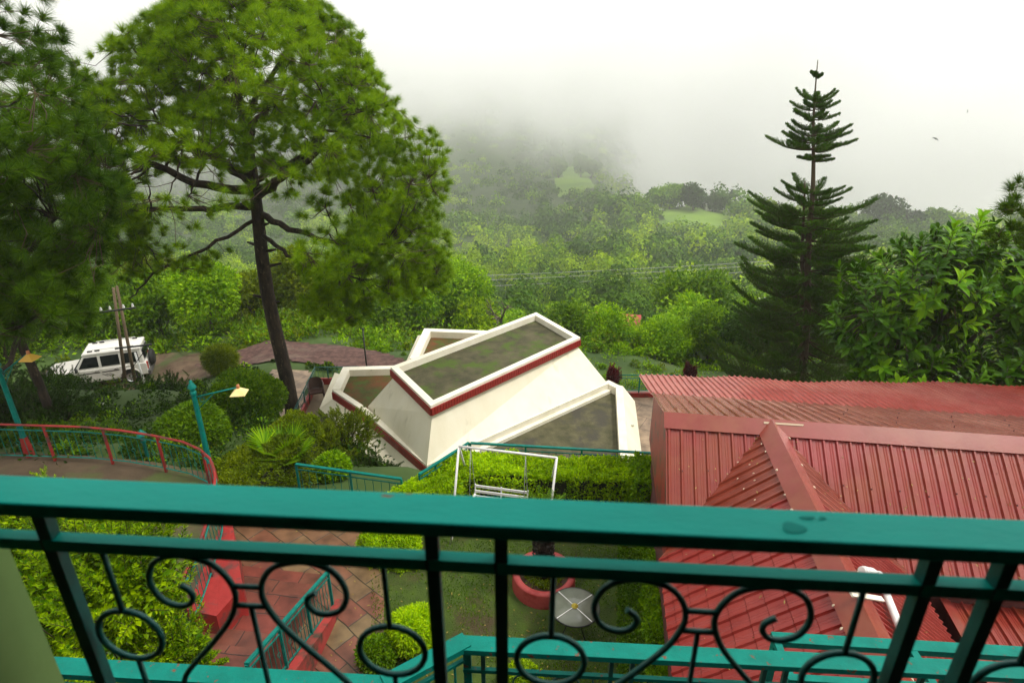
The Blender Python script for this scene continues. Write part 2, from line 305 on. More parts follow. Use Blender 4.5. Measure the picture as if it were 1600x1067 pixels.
def flagmat(name, c1, c2, mort, sx, rot, wet=.45):
    m_ = bpy.data.materials.new(name); m_.use_nodes = True; t = m_.node_tree; N = t.nodes; L = t.links; b = N['Principled BSDF']
    tc = N.new('ShaderNodeTexCoord'); mp = N.new('ShaderNodeMapping'); mp.inputs['Rotation'].default_value = (0, 0, rot); L.new(tc.outputs['Object'], mp.inputs[0])
    nz = N.new('ShaderNodeTexNoise'); nz.inputs['Scale'].default_value = 1.3; L.new(mp.outputs[0], nz.inputs['Vector'])
    va = N.new('ShaderNodeVectorMath'); va.operation = 'MULTIPLY_ADD'; L.new(nz.outputs['Color'], va.inputs[0]); va.inputs[1].default_value = (.12, .12, 0); L.new(mp.outputs[0], va.inputs[2])
    br = N.new('ShaderNodeTexBrick'); br.inputs['Color1'].default_value = (*c1, 1); br.inputs['Color2'].default_value = (*c2, 1); br.inputs['Mortar'].default_value = (*mort, 1)
    br.inputs['Scale'].default_value = 1; br.inputs['Mortar Size'].default_value = .012; br.inputs['Brick Width'].default_value = sx; br.inputs['Row Height'].default_value = sx*.72; br.inputs['Mortar Smooth'].default_value = .3
    br.offset = .37; L.new(va.outputs[0], br.inputs['Vector'])
    n2 = N.new('ShaderNodeTexNoise'); n2.inputs['Scale'].default_value = 3; n2.inputs['Detail'].default_value = 10; L.new(tc.outputs['Object'], n2.inputs['Vector'])
    rr = N.new('ShaderNodeMapRange'); rr.inputs[1].default_value = .3; rr.inputs[2].default_value = .7; rr.inputs[3].default_value = .55; rr.inputs[4].default_value = 1.3; L.new(n2.outputs['Fac'], rr.inputs[0])
    q = N.new('ShaderNodeMix'); q.data_type = 'RGBA'; q.blend_type = 'MULTIPLY'; q.inputs[0].default_value = 1; L.new(br.outputs['Color'], q.inputs[6]); L.new(rr.outputs[0], q.inputs[7])
    L.new(q.outputs[2], b.inputs['Base Color']); b.inputs['Roughness'].default_value = wet
    bp = N.new('ShaderNodeBump'); bp.inputs['Strength'].default_value = .5; bp.inputs['Distance'].default_value = .02; L.new(br.outputs['Fac'], bp.inputs['Height']); bp.invert = True; L.new(bp.outputs[0], b.inputs['Normal']); return m_
flag = flagmat('wet_flagstones', (.17, .045, .032), (.17, .115, .055), (.035, .028, .015), .62, .7, .33)
flag_red = flagmat('red_stair_stones', (.17, .032, .022), (.14, .050, .03), (.04, .018, .012), .8, .15, .35)
flag_tan = flagmat('tan_patio_stones', (.34, .24, .15), (.26, .18, .12), (.12, .08, .05), 1.3, .5, .6)
pth = [at(*q, .0)[:2] for q in [(352, 775), (575, 775), (600, 900), (600, 960), (600, 1250), (430, 1250), (330, 1060), (330, 900)]]
st(sheet(pth, .01, 'path', flag, .06), 'wet red and tan flagstone garden path', 'path')
# raised concrete walk on the left
walk = [at(*q, 1.2)[:2] for q in [(-260, 712), (0, 706), (140, 712), (245, 722), (320, 738), (352, 770), (350, 822), (300, 940), (60, 860), (-260, 860)]]
conc = mat('mossy_brown_concrete', (.055, .034, .016), (.10, .066, .036), rough=.9, scale=1.5, detail=10, bump=.4, bscale=15, c3=(.06, .08, .015), sc3=.7)
mb = MB(); mb.prism(walk, -.6, 1.2); st(mb.build('walkway', conc), 'raised brown concrete walkway behind red and teal railing', 'walkway')
mb = MB(); A = [at(*q) for q in [(348, 812, 1.26), (362, 812, 1.26), (379, 915, 1.2), (338, 962, 1.2), (292, 952, 1.26)]]
mb.loft([np.array([p[0], p[1], -.1]) for p in A][::-1], [np.array(p) for p in A][::-1])
tag(mb.build('retaining_wall', redp), 'broad faded red wall top beside the garden stairs', 'wall')
# stairs rising toward the viewer
P0 = at(508, 905, 0); P1 = at(392, 1050, .9); L0 = at(350, 905, 0); 
mb = MB(); ns = 7; dv = (P1-P0)[:2]; across = np.array([-1.75, .25])
for i in range(ns):
    a = P0[:2]+dv*i/ns; b = P0[:2]+dv*(1.6 if i == ns-1 else (i+1)/ns)
    mb.prism([a, a+across, b+across, b], -.05, .13*(i+1))
st(mb.build('stairs', flag_red), 'wet dark red stone stairs beside teal handrail', 'stairs')
# patio behind the white building
pat = [at(*q, -2.6)[:2] for q in [(960, 609), (1150, 612), (1150, 730), (960, 730)]]
st(sheet(pat, -2.6, 'patio', flag_tan, .3), 'tan stone patio between white building and red roof', 'patio')
yard = [at(*q, -2.35)[:2] for q in [(425, 572), (484, 572), (462, 660), (415, 650)]]
st(drape(yard, .09, .2, flag_tan, 'yard'), 'pale paved yard beside the tall pine trunk', 'yard')
# ---------------------------------------------------------------- white building
bl = thing('white_building', 'cream building with battered walls, mossy flat roofs and red fascia bands', 'building', (0, 19, -3))
ZT = .6; ZL = -1.1
A, B, C_, D_ = [at(610, 573, ZT), at(673, 634, ZT), at(907, 527, ZT), at(838, 488, ZT)]
A2, B2, C2 = at(575, 635, ZL), at(667, 727, ZL), at(950, 600, ZL); D2 = np.array([D_[0]+.4, D_[1]+.9, ZL])
def ins(P, d):
    c = sum(P)/len(P); out = []
    n = len(P)
    for i in range(n):      # inset polygon by d (xy)
        p0, p1, p2 = P[i-1], P[i], P[(i+1) % n]; e1 = nrm((p1-p0)[:2]); e2 = nrm((p2-p1)[:2])
        n1 = np.array([-e1[1], e1[0]]); n2 = np.array([-e2[1], e2[0]])
        if n1@(c[:2]-p1[:2]) < 0: n1 = -n1; n2 = -n2
        bis = nrm(n1+n2); out.append(np.array([*(p1[:2]+bis*d/max(.3, bis@n1)), p1[2]]))
    return out
dz = lambda P, z: [np.array([p[0], p[1], z]) for p in P]
def parapet(P, top, deck, th, name, closed=True):
    I = ins(P, th); n = len(P); mb = MB()
    O1, I1, I0, O0 = dz(P, top), dz(I, top), dz(I, deck), dz(P, deck-.05); V = O1+I1+I0+O0; Fc = []
    for i in range(n if closed else n-1):
        j = (i+1) % n; Fc += [[i, j, n+j, n+i], [n+i, n+j, 2*n+j, 2*n+i], [3*n+i, 3*n+j, j, i]]
    mb.add(V, Fc); return mb.build(name, creamt, bl), I
top = [A, B, C_, D_]
fo = ins(top, .10); b4 = [A2, B2, C2, D2]
mb = MB(); mb.loft(dz(b4, ZL-1.9), dz(b4, ZL)); mb.loft(b4, dz(fo, ZT-.34), caps=False); mb.build('wall', cream, bl)
_, I = parapet(top, ZT, ZT-.24, .22, 'parapet')
mb = MB(); mb.add(dz(ins(top, .20), ZT-.23), [[0, 1, 2, 3]]); tag(mb.build('roof', deckm, bl), 'upper roof of grey concrete with bright moss')
def fasc(pts, ztop, h, name='fascia', off=.03):
    mb = MB()
    for i in range(len(pts)-1):
        a = pts[i]; b = pts[i+1]; d = nrm((b-a)[:2]); L = np.linalg.norm((b-a)[:2]); nn = np.array([d[1], -d[0]]); k = int(L/.11)
        if nn@(-a[:2]+np.array([0, 5.])) < 0 and i < 0: nn = -nn
        for q in range(k):
            p = a[:2]+d*L*(q+.5)/k; cc = np.array([*(p+nn*off*.5), ztop-h/2])
            mb.box(cc, (L/k-.022, off*1.6, h-.02), rz=math.atan2(d[1], d[0]))
        cc = np.array([*((a[:2]+b[:2])/2), ztop-h/2]); mb.box(cc, (L+.0, off*1.2, h), rz=math.atan2(d[1], d[0]))
    return mb.build(name, fascia, bl)
fasc([A, B, C_], ZT-.09, .25)
# lower left block
E0, E1, F1, G1 = at(536, 574, ZL), at(519, 609, ZL), at(561, 637, ZL), at(667, 727, ZL)
J1 = at(630, 578, ZL)+np.array([0, .4, 0])
lowl = [E1, F1, G1, (A2+B2)/2+np.array([1., .6, 0]), J1, E0]
def open_parapet(P, top, deck, th, name):      # along a polyline, thickness to the left-hand side
    mb = MB()
    for i in range(len(P)-1):
        a, b = P[i][:2], P[i+1][:2]; d = nrm(b-a); nn = np.array([-d[1], d[0]]); e = .001*i
        q = [a-d*0, b+d*0, b+nn*th+(d*-th*.3 if i < len(P)-2 else 0), a+nn*th+(d*th*.6 if i > 0 else 0)]
        mb.prism(q, deck-.1, top+e)
    return mb.build(name, creamt, bl)
open_parapet([J1, E0, E1], ZL+.02, ZL-.3, .30, 'parapet'); open_parapet([E1, F1, G1], ZL, ZL-.3, .2, 'parapet')
mb = MB(); mb.add(dz([E0, E1, F1, G1, B2+np.array([.8, 1, 0]), J1+np.array([.5, 0, 0])], ZL-.26), [[0, 1, 2, 3, 4, 5]]); tag(mb.build('roof', deckr, bl), 'small lower roof covered with brown pine litter and moss')
fasc([E1, F1, G1], ZL-.08, .30)
K0, K1, K2, K3 = at(523, 582, -1.9), at(499, 638, -1.9), at(575, 711, -1.9), at(626, 744, -1.9)
K3 = K2+(K3-K2)*1.35
def skirt(topl, botl, th=.12, name='apron'):
    mb = MB(); n = len(topl)
    for i in range(n-1):
        a, b, c, d = topl[i], topl[i+1], botl[i+1], botl[i]; nn = nrm(np.cross(b-a, d-a)); 
        if nn[2] < 0: nn = -nn
        mb.loft([a-nn*th, b-nn*th, c-nn*th, d-nn*th], [a, b, c, d])
    return mb.build(name, cream, bl)
tl = dz([E0, E1, F1, G1], ZL-.36); skirt(tl, [K0, K1, K2, K3])
mb = MB(); q = ins([E0, E1, F1, G1+np.array([.3, 0, 0]), D2], .25); mb.loft(dz(q, -3.6), dz(q, ZL-.35)); mb.build('wall', cream, bl)
# openings under the apron
for s in (.45, .58, .71, .84):
    p = (q[2]*(1-s)+q[3]*s); d = nrm((q[3]-q[2])[:2]); mb = MB(); fr = MB(); nn = np.array([d[1], -d[0]])
    mb.box([p[0]+nn[0]*-.02, p[1]+nn[1]*-.02, -2.5], (.34, .08, .8), rz=math.atan2(d[1], d[0]))
    for e in (-.19, .19): fr.box([p[0]+d[0]*e+nn[0]*.01, p[1]+d[1]*e+nn[1]*.01, -2.5], (.05, .12, .9), rz=math.atan2(d[1], d[0]))
    wo_ = fr.build('window', redp, bl); g = mb.build('pane', mat('dark_glass', (.015, .02, .02), rough=.08), bl); g.parent = wo_; g.location = (0, 0, 0)
# lower right block
M0, M1, M2, M3 = at(951, 596, ZL), at(973, 607, ZL), at(981, 708, ZL), at(985, 760, ZL)
M4 = at(700, 760, ZL)
mb = MB(); Q = [C2, M0, M1, M2, M3, M4, B2]
mb.add(dz([C2+np.array([0, .6, 0]), M0, M1, M2, M3, M4, B2+np.array([-.1, 0, 0])], ZL-.24), [[6, 5, 4, 3, 2, 1, 0]]); tag(mb.build('roof', deckg, bl), 'damp brown grey lower roof on the patio side')
open_parapet([M2, M1, M0], ZL+.06, ZL-.3, .26, 'parapet'); open_parapet([M3, M2+np.array([0, -.05, 0])], ZL+.03, ZL-.3, .24, 'parapet')
mb = MB(); d = nrm((C2-B2)[:2]); nn = np.array([d[1], -d[0]])
a = B2[:2]+d*1.0; b = C2[:2]-d*.05
mb.prism([a, b, b+nn*.10, a+nn*.10], ZL-.3, ZL+.10); mb.prism([a+nn*.1, b+nn*.1, b+nn*.26, a+nn*.26], ZL-.3, ZL-.12); mb.build('coping', creamt, bl)
N0, N1, N2, N3 = at(973, 603, -1.5), at(992, 627, -1.9), at(1002, 703, -1.9), at(1007, 765, -1.9)
skirt(dz([M0, M1, M2, M3], ZL-.06), [N0, N1, N2, N3], .14)
mb = MB(); q = [M1+np.array([-.05, 0, 0]), M3+np.array([-.05, 0, 0]), M4, B2, C2]; mb.loft(dz(q, -3.4), dz(q, ZL-.27)); mb.build('wall', cream, bl)
mb = MB(); p = at(985, 663, -1.45); mb.tube([p+np.array([-.1, 0, 0]), p+np.array([.12, 0, -.02])], .05, 8); mb.build('spout', creamt, bl)
# rear block
S0, S1, S2 = at(663, 513, ZL+.2), at(800, 518, ZL+.2), at(640, 560, ZL+.2)
open_parapet([S1, S0, S2], ZL+.2, ZL-.2, .34, 'parapet')
mb = MB(); q = [S0, S2, S2+np.array([3, 2, 0]), S1]; mb.add(dz(q, ZL-.1), [[0, 1, 2, 3]]); tag(mb.build('roof', deckr, bl), 'rear roof brown with dry needles')
mb = MB(); q2 = dz(ins(q, .1), 0); mb.loft(dz(q2, -3.8), dz(q2, ZL-.15)); mb.build('wall', cream, bl)
T0, T1 = at(653, 524, -1.9), at(630, 575, -1.9); skirt([dz([S0], ZL-.1)[0], dz([S2], ZL-.1)[0]], [T0, T1])
# ---------------------------------------------------------------- terrace with chair
zt = -2.35
terr_p = [at(486, 608, zt), at(560, 606, zt), at(560, 700, zt), at(450, 672, zt)]
tr_top = at(492, 574, zt+.78)
c0 = tr_top*1; c0[2] = zt; c1 = at(457, 645, zt+.78); c1[2] = zt; c2 = at(560, 573, zt+.78); c2[2] = zt
mb = MB(); mb.prism([c0[:2], c1[:2], c1[:2]+np.array([2.4, .2]), c2[:2]], -3.6, zt); st(mb.build('terrace', mat('terrace_concrete', (.14, .095, .055), (.2, .15, .09), rough=.8, scale=2, c3=(.07, .07, .03), sc3=1)), 'small brown concrete terrace with a chair', 'terrace')
def rail_thing(name, label, cat, pts, zb, zt_, post_every=1.2, rm=teal, pm=None, curb=0, motif=True, top_w=.05, bars=.16, infill='bars', group=None, slope=None):
    """metal railing along a polyline; pts carry their own base z when slope is set"""
    pts = [np.array(p, float) for p in pts]; base = [p[2] if slope else zb for p in pts]; hgt = zt_-zb
    root = thing(name, label, cat, (pts[0][0], pts[0][1], base[0]), group); pm = pm or rm
    mb = MB(); P = [np.array([p[0], p[1], z+hgt]) for p, z in zip(pts, base)]
    if top_w < .06: mb.tube(P, top_w/2, 8)
    else:
        for a, b in zip(P[:-1], P[1:]): mb.beam(a, b, top_w, .04)
    mb.build('handrail', rm if pm is rm else pm, root)
    mb3 = MB()
    for fr in (.14, .88) if curb == 0 else (.14, .70):
        Q = [p-np.array([0, 0, hgt*fr]) for p in P]; mb2 = MB()
        if len(Q) > 2: mb2.tube(Q, .017, 4, sm=False)
        else: mb2.beam(Q[0], Q[1], .022, .022)
        mb2.build('rail', rm, root)
    np_ = 0
    for a, b, za, zb_ in zip(P[:-1], P[1:], base[:-1], base[1:]):
        L = np.linalg.norm((b-a)[:2]); k = max(1, int(round(L/bars))); lo, hi = .14, (.88 if curb == 0 else .70)
        for i in range(k):
            p = a+(b-a)*(i+.5)/k
            if i % 3 == 1 and motif:
                z0, z1 = p[2]-hgt*hi, p[2]-hgt*lo; mid = (z0+z1)/2; r = min(.05, bars*.35); d = nrm(b-a); an = np.linspace(0, 2*PI, 11)
                mb3.tube([np.array([p[0], p[1], mid])+d*r*math.cos(t)+np.array([0, 0, r*math.sin(t)]) for t in an], .006, 4, cap=False)
                mb3.segs([[p[0], p[1], z0], [p[0], p[1], mid+r]], [[p[0], p[1], mid-r], [p[0], p[1], z1]], .007, .007, 4)
            else: mb3.segs([[p[0], p[1], p[2]-hgt*hi]], [[p[0], p[1], p[2]-hgt*lo]], .008, .008, 4)
    mb3.build('balusters', rm, root)
    acc = 0; nxt = 0
    for i, (a, b) in enumerate(zip(P[:-1], P[1:])):
        L = np.linalg.norm((b-a)[:2]); s = nxt
        while s < L-1e-6:
            p = a+(b-a)*s/L; mp = MB(); mp.beam([p[0], p[1], p[2]-hgt], [p[0], p[1], p[2]-.01], .045, .045); mp.build('post', pm, root); s += post_every
        nxt = s-L
    p = P[-1]; mp = MB(); mp.beam([p[0], p[1], p[2]-hgt], [p[0], p[1], p[2]-.01], .045, .045); mp.build('post', pm, root)
    if curb:
        mc = MB()
        for a, b, z in zip(P[:-1], P[1:], base): mc.beam([a[0], a[1], z+curb/2], [b[0], b[1], z+curb/2], .10, curb)
        mc.build('curb', redp, root)
    return root
rail_thing('terrace_railing', 'dark green railing on red curb around the terrace chair', 'railing', [c2, c0, c1], zt, zt+.78, 1.3, dteal, curb=.28, bars=.2)
# plastic chair
cb = at(496, 624, zt); ch = thing('plastic_chair', 'brown plastic armchair alone on the small terrace', 'chair', cb)
chm = mat('brown_plastic', (.055, .025, .018), rough=.4)
face = R(108)
def loc(x, y, z): v = rotz(np.array([x, y, 0.]), face+PI/2); return np.array([cb[0]+v[0], cb[1]+v[1], cb[2]+z])
mb = MB(); g = []
for i in range(7):
    for j in range(6):
        u = (i/6-.5)*.50; v = (j/5-.5)*.48; g.append(loc(u, v, .42+.02*(u/.25)**2-.01+.02*(v > .2)))
mb.add(g, [[i*6+j, i*6+j+1, (i+1)*6+j+1, (i+1)*6+j] for i in range(6) for j in range(5)], 0, True); mb.beam(loc(-.24, .24, .40), loc(.24, .24, .40), .03, .05); mb.build('seat', chm, ch)
mb = MB(); g = []
for i in range(9):
    for j in range(6):
        u = (i/8-.5); z = j/5; wv = .27*(1-.12*z*z); g.append(loc(u*2*wv, -.22-.10*z+.10*(2*abs(u))**2.5, .42+.44*z*(1-.12*(2*abs(u))**3)))
mb.add(g, [[i*6+j, i*6+j+1, (i+1)*6+j+1, (i+1)*6+j] for i in range(8) for j in range(5)], 0, True); mb.build('backrest', chm, ch)
for s in (-1, 1):
    mb = MB(); mb.tube([loc(s*.25, -.20, .74), loc(s*.29, -.05, .67), loc(s*.29, .15, .65), loc(s*.27, .25, .60)], [.025, .03, .03, .025], 6); mb.build('armrest', chm, ch)
    for y in (-.24, .24):
        mb = MB(); mb.tube([loc(s*.30, y*1.15, 0), loc(s*.26, y, .42), loc(s*.27, y, .60 if y > 0 else .7)], [.022, .03, .022], 6); mb.build('leg', chm, ch)
# ---------------------------------------------------------------- red roofed house
hz = 4.3; yaw = R(8.1); U = np.array([math.cos(yaw), -math.sin(yaw), 0]); W = np.array([math.sin(yaw), math.cos(yaw), 0]); ZZ = np.array([0, 0, 1.])
R0 = at(1040, 648, hz)
hs_ = thing('red_roof_house', 'low garden house with large faded red metal roofs', 'house', R0+U*4-ZZ*hz)
def ribbed(name, O, u, v, n, L, vr, m_, pitch=.2, rw=.034, rh=.032, tile=0, breaks=(), flip=False, wob=0, label=None):
    """ribs run along v, repeat along u; vr(u)->(v0,v1)"""
    us = [0., L]; hs = {}
    k = int(L/pitch)+2; prof_ = []
    for i in range(k):
        c = i*pitch+.05
        for du, h in ((-rw*.9, 0), (-rw*.35, rh), (rw*.35, rh), (rw*.9, 0)): prof_.append((c+du, h))
        if pitch > .15: 
            for q in (.45, .62): 
                for du, h in ((-.012, 0), (0, rh*.18), (.012, 0)): prof_.append((c+pitch*q+du, h))
    prof_ += [(0., 0.), (L, 0.)]+[(b, None) for b in breaks]; prof_ = sorted([p for p in prof_ if 0 <= p[0] <= L], key=lambda p: p[0])
    xs = np.array([p[0] for p in prof_]); kn = [(p[0], p[1]) for p in prof_ if p[1] is not None]; hh = np.interp(xs, [q[0] for q in kn], [q[1] for q in kn])
    mb = MB()
    if tile == 0:
        nv = 9; V = []
        for x, h in zip(xs, hh):
            a, b = vr(x)
            for j in range(nv+1):
                t = a+(b-a)*j/nv; V.append(O+u*x+v*t+n*(h+wob*fbm(np.array([x*1.3]), np.array([t*1.3]), 3)[0]))
        s = nv+1
    else:
        V = []; amax = max(vr(x)[1] for x in xs); rows = int(amax/tile)+1; lv = []
        for r in range(rows): lv += [(r*tile, 0.), ((r+.96)*tile, .009)]
        lv.append((rows*tile, 0.)); s = len(lv)
        for x, h in zip(xs, hh):
            a, b = vr(x); off = 0
            for t, q in lv:
                tc = min(max(t, a), b); V.append(O+u*x+v*tc+n*(h*1.0+q))
    nx = len(xs); Fc = [[i*s+j, i*s+j+1, (i+1)*s+j+1, (i+1)*s+j] for i in range(nx-1) for j in range(s-1)]
    if not flip: Fc = [f[::-1] for f in Fc]
    mb.add(V, Fc); o = mb.build(name, m_, hs_)
    if label: o['label'] = label
    return o
p39 = math.tan(R(39)); RL = 12.0; ue = 1.68; half = 1.785
vF = nrm(-W-ZZ*p39); nF = nrm(np.cross(U, vF)); nF = nF if nF[2] > 0 else -nF
sl_ = half/math.cos(R(39))
def vrF(x):
    d = abs(x-ue)
    if d > half: return (0, sl_)
    return (0, max(.02, sl_*d/half))
bk = (ue-half if ue > half else 0, ue, ue+half)
# front slope: left piece, right piece, split at the wing
ribbed('front_slope', R0, U, vF, nF, RL, vrF, rfront, breaks=bk, wob=.012, label='faded red ribbed roof slope facing the balcony')
WL = 7.2
wd = -W
vL = nrm(-U-ZZ*p39); nL = nrm(np.cross(wd, vL)); nL = nL if nL[2] > 0 else -nL
vR = nrm(U-ZZ*p39); nR = nrm(np.cross(wd, vR)); nR = nR if nR[2] > 0 else -nR
O2 = R0+U*ue
def vrW(x0): 
    return lambda x: (0, min(sl_, max(.02, sl_*(x+x0)/half)))
rwing = roofmat('wing_roof_paint', (.215, .036, .018), (.17, .026, .011), (.26, .06, .035))
ribbed('wing_slope', O2, wd, vL, nL, 1.78, vrW(0), rwing, breaks=(1.77,), rh=.028, label='left wing slope of narrow ribbed sheets')
ribbed('wing_slope', O2, wd, vR, nR, 1.78, vrW(0), rwing, flip=True, rh=.028, label='right wing slope of narrow ribbed sheets')
ribbed('wing_slope', O2+wd*1.78-nL*.004, wd, vL, nL, WL-1.78, lambda x: (0, sl_), rtile, tile=.24, pitch=.21, rw=.03, rh=.026, label='left wing slope of tile patterned sheets')
ribbed('wing_slope', O2+wd*1.78-nR*.004, wd, vR, nR, WL-1.78, lambda x: (0, sl_), rtile, tile=.24, pitch=.105, rw=.022, rh=.028, flip=True, label='right wing slope of glossy ribbed sheets')
p20 = math.tan(R(20)); vB = nrm(W-ZZ*p20); nB = nrm(np.cross(U, vB)); nB = nB if nB[2] > 0 else -nB
ribbed('back_slope', R0, U, vB, nB, RL, lambda x: (0, 2.48/math.cos(R(20))), rback, flip=True, wob=.012, rh=.03, label='brownish red back slope behind the ridge')
R1 = R0+W*2.44-ZZ*(2.48*p20+.015); p12 = math.tan(R(11)); vC = nrm(W-ZZ*p12-U*.10); nC = nrm(np.cross(U, vC)); nC = nC if nC[2] > 0 else -nC
ribbed('rear_lean_to', R1, U, vC, nC, RL+2, lambda x: (0, 1.5+.13*x+.10*math.sin(x*1.1)+.07*math.sin(x*2.7+1)), rfar, flip=True, pitch=.13, rh=.03, wob=.05, label='pinkish corrugated rear roof strip with wavy edge')
# flashings
mb = MB(); a = R0+nF*.05+vF*.0; 
mb.add([R0-U*.03+nB*.045+vB*.05, R0+U*RL+nB*.045+vB*.05, R0+U*RL+ZZ*.055, R0-U*.03+ZZ*.055, R0+U*RL+nF*.05+vF*.25, R0-U*.03+nF*.05+vF*.25, R0+U*RL+nF*.036+vF*.25, R0-U*.03+nF*.036+vF*.25], [[0, 1, 2, 3], [3, 2, 4, 5], [5, 4, 6, 7]])
mb.build('ridge_cap', rcap, hs_)
mb = MB(); segn = 5
for i in range(segn):
    a = O2+wd*(.02+(WL-.1)*i/segn); b = O2+wd*((WL-.1)*(i+1)/segn+.07); up = ZZ*(.062+.004*(i % 2)); q = .05+.004*(i % 2)
    mb.add([a+vL*.24+nL*q, b+vL*.24+nL*q, b+up, a+up, b+vR*.24+nR*q, a+vR*.24+nR*q, a+vL*.24+nL*.03, b+vL*.24+nL*.03, b+vR*.24+nR*.03, a+vR*.24+nR*.03], [[0, 1, 2, 3], [3, 2, 4, 5], [6, 7, 1, 0], [5, 4, 8, 9]])
tag(mb.build('ridge_cap', rcap, hs_), 'wide wing ridge cap dotted with pale sealant')
r = rs(4)      # sealant dabs and screws
def dab(p, n, r_): 
    u = nrm(np.cross(n, [0.3, .9, .1])); v = np.cross(n, u); k = 7; mb = MB()
    mb.add([p+n*.012]+[p+r_*(1+.3*math.sin(j*2.1+p[0]*9))*(u*math.cos(2*PI*j/k)+v*math.sin(2*PI*j/k)) for j in range(k)], [[0, 1+j, 1+(j+1) % k] for j in range(k)]); mb.build('sealant_dab', sealm, hs_)
sealm = mat('sealant', (.62, .48, .34), rough=.8)
for i in range(24):
    s = .15+i*.27+r.rand()*.1; sd = r.rand() < .5; v_, n_ = (vL, nL) if sd else (vR, nR)
    dab(O2+wd*s+v_*(.21+r.rand()*.06)+n_*.055, n_, .014+.010*r.rand())
for i in range(7): dab(O2+wd*(.5+r.rand()*1.1)+vL*(.35+r.rand()*.5)+nL*.03, nL, .014)
scm = mat('rusty_screws', (.10, .02, .015), rough=.6)
for i in range(58):
    x = .05+.2*i
    for t in (.95, 1.75):
        if t < vrF(x)[1]-.1 and (i+int(t*3)) % 2: p = R0+U*x+vF*(t+.05*r.randn())+nF*.034; mb = MB(); mb.lathe(p, [(.013, -.004), (.013, .006), (.004, .014)], 6); mb.build('screw', scm, hs_)
for i in range(38): p = R0+U*(.25+.4*i*.75)+vB*(.6+1.2*(i % 3)/2)+nB*.03; mb = MB(); mb.lathe(p, [(.012, -.004), (.006, .03)], 5); mb.build('screw', scm, hs_)
# pale smear near the wing junction
mb = MB(); a = R0+U*1.55+nF*.055+vF*.02; mb.add([a, a+U*.62, a+U*.6+vF*.03, a+vF*.035], [[0, 1, 2, 3]]); mb.build('sealant_strip', mat('sealant2', (.5, .38, .26), rough=.8), hs_)
# fascia + body walls
ez = hz-half*p39
mb = MB(); e0 = R0-W*half-ZZ*half*p39
mb.beam(e0+wd*0+ZZ*-.06, e0+wd*(WL-half)-ZZ*.06, .03, .14); mb.build('eave_board', redp, hs_)
body = [R0+U*.25+W*3.2, R0+U*.25+wd*(WL-.3), R0+U*(ue+half-.25)+wd*(WL-.3), R0+U*(ue+half-.25)+wd*(half-.1), R0+U*12+wd*(half-.2), R0+U*12+W*3.2]
mb = MB(); mb.loft(dz(body[:], -.6), dz(body, ez-.08)); mb.build('wall', mat('house_wall', (.13, .030, .024), (.09, .025, .02), rough=.85), hs_)
gable = MB(); gable.add([R0+U*.06, R0+U*.06+vF*sl_, R0+U*.06+W*2.44-ZZ*2.44*p20, R0+U*.06-W*half-ZZ*2, R0+U*.06+W*2.44-ZZ*2], [[0, 1, 3, 4, 2]]); gable.build('gable', redp, hs_)
# gutter gap + lean-to roof at the right
g0 = at(1447, 888, 2.55); vD = nrm(-W*1.0-ZZ*.10+U*.0); nD = nrm(np.cross(U, vD)); nD = nD if nD[2] > 0 else -nD
ln = thing('lean_to_roof', 'low ribbed red lean-to roof with orange flashing right of the white pipe', 'roof', g0)
save = hs_; hs_ = ln
ribbed('roof_sheet', g0, U, vD, nD, 5.5, lambda x: (0, 3.4), rfront, pitch=.17, rh=.035, wob=.01)
mb = MB(); mb.beam(g0+ZZ*.05, g0+U*5.5+ZZ*.05, .16, .03); mb.beam(g0+nD*.05-U*.03, g0+vD*3.4+nD*.05-U*.03, .1, .03); mb.build('flashing', rcap, ln)
mb = MB(); q = [g0+U*.1, g0+U*.1+vD*3.3, g0+U*5.4+vD*3.3, g0+U*5.4]; mb.loft(dz(q, -.1), [p-ZZ*.06 for p in q]); mb.build('wall', MATS['house_wall'], ln); hs_ = save
# white pipe on the wing
wp = thing('white_pipe', 'bent white plastic drain pipe lying on the red wing roof', 'pipe', at(1350, 905, 3.6))
def onW(px, py):      # hit the right wing slope plane
    d = ray(px, py); o = np.array([0, 0, H]); t = ((O2-o)@nR)/(d@nR); return o+d*t+nR*.09
mb = MB(); pts = [onW(1336, 897), onW(1352, 898), onW(1362, 902), onW(1370, 922), onW(1400, 1000), onW(1412, 1035)]; mb.tube(pts, .042, 12); mb.build('pipe', white, wp)
mb = MB(); mb.tube([onW(1338, 897.2), onW(1343, 897.5)], .05, 12); mb.build('collar', white, wp); mb = MB(); mb.tube([onW(1363, 903), onW(1367, 914)], .05, 12); mb.build('collar', white, wp)
mb = MB(); mb.beam(onW(1322, 932)-nR*.03, onW(1372, 940)-nR*.03, .06, .02, up=nR); mb.build('bracket', creamt, wp)
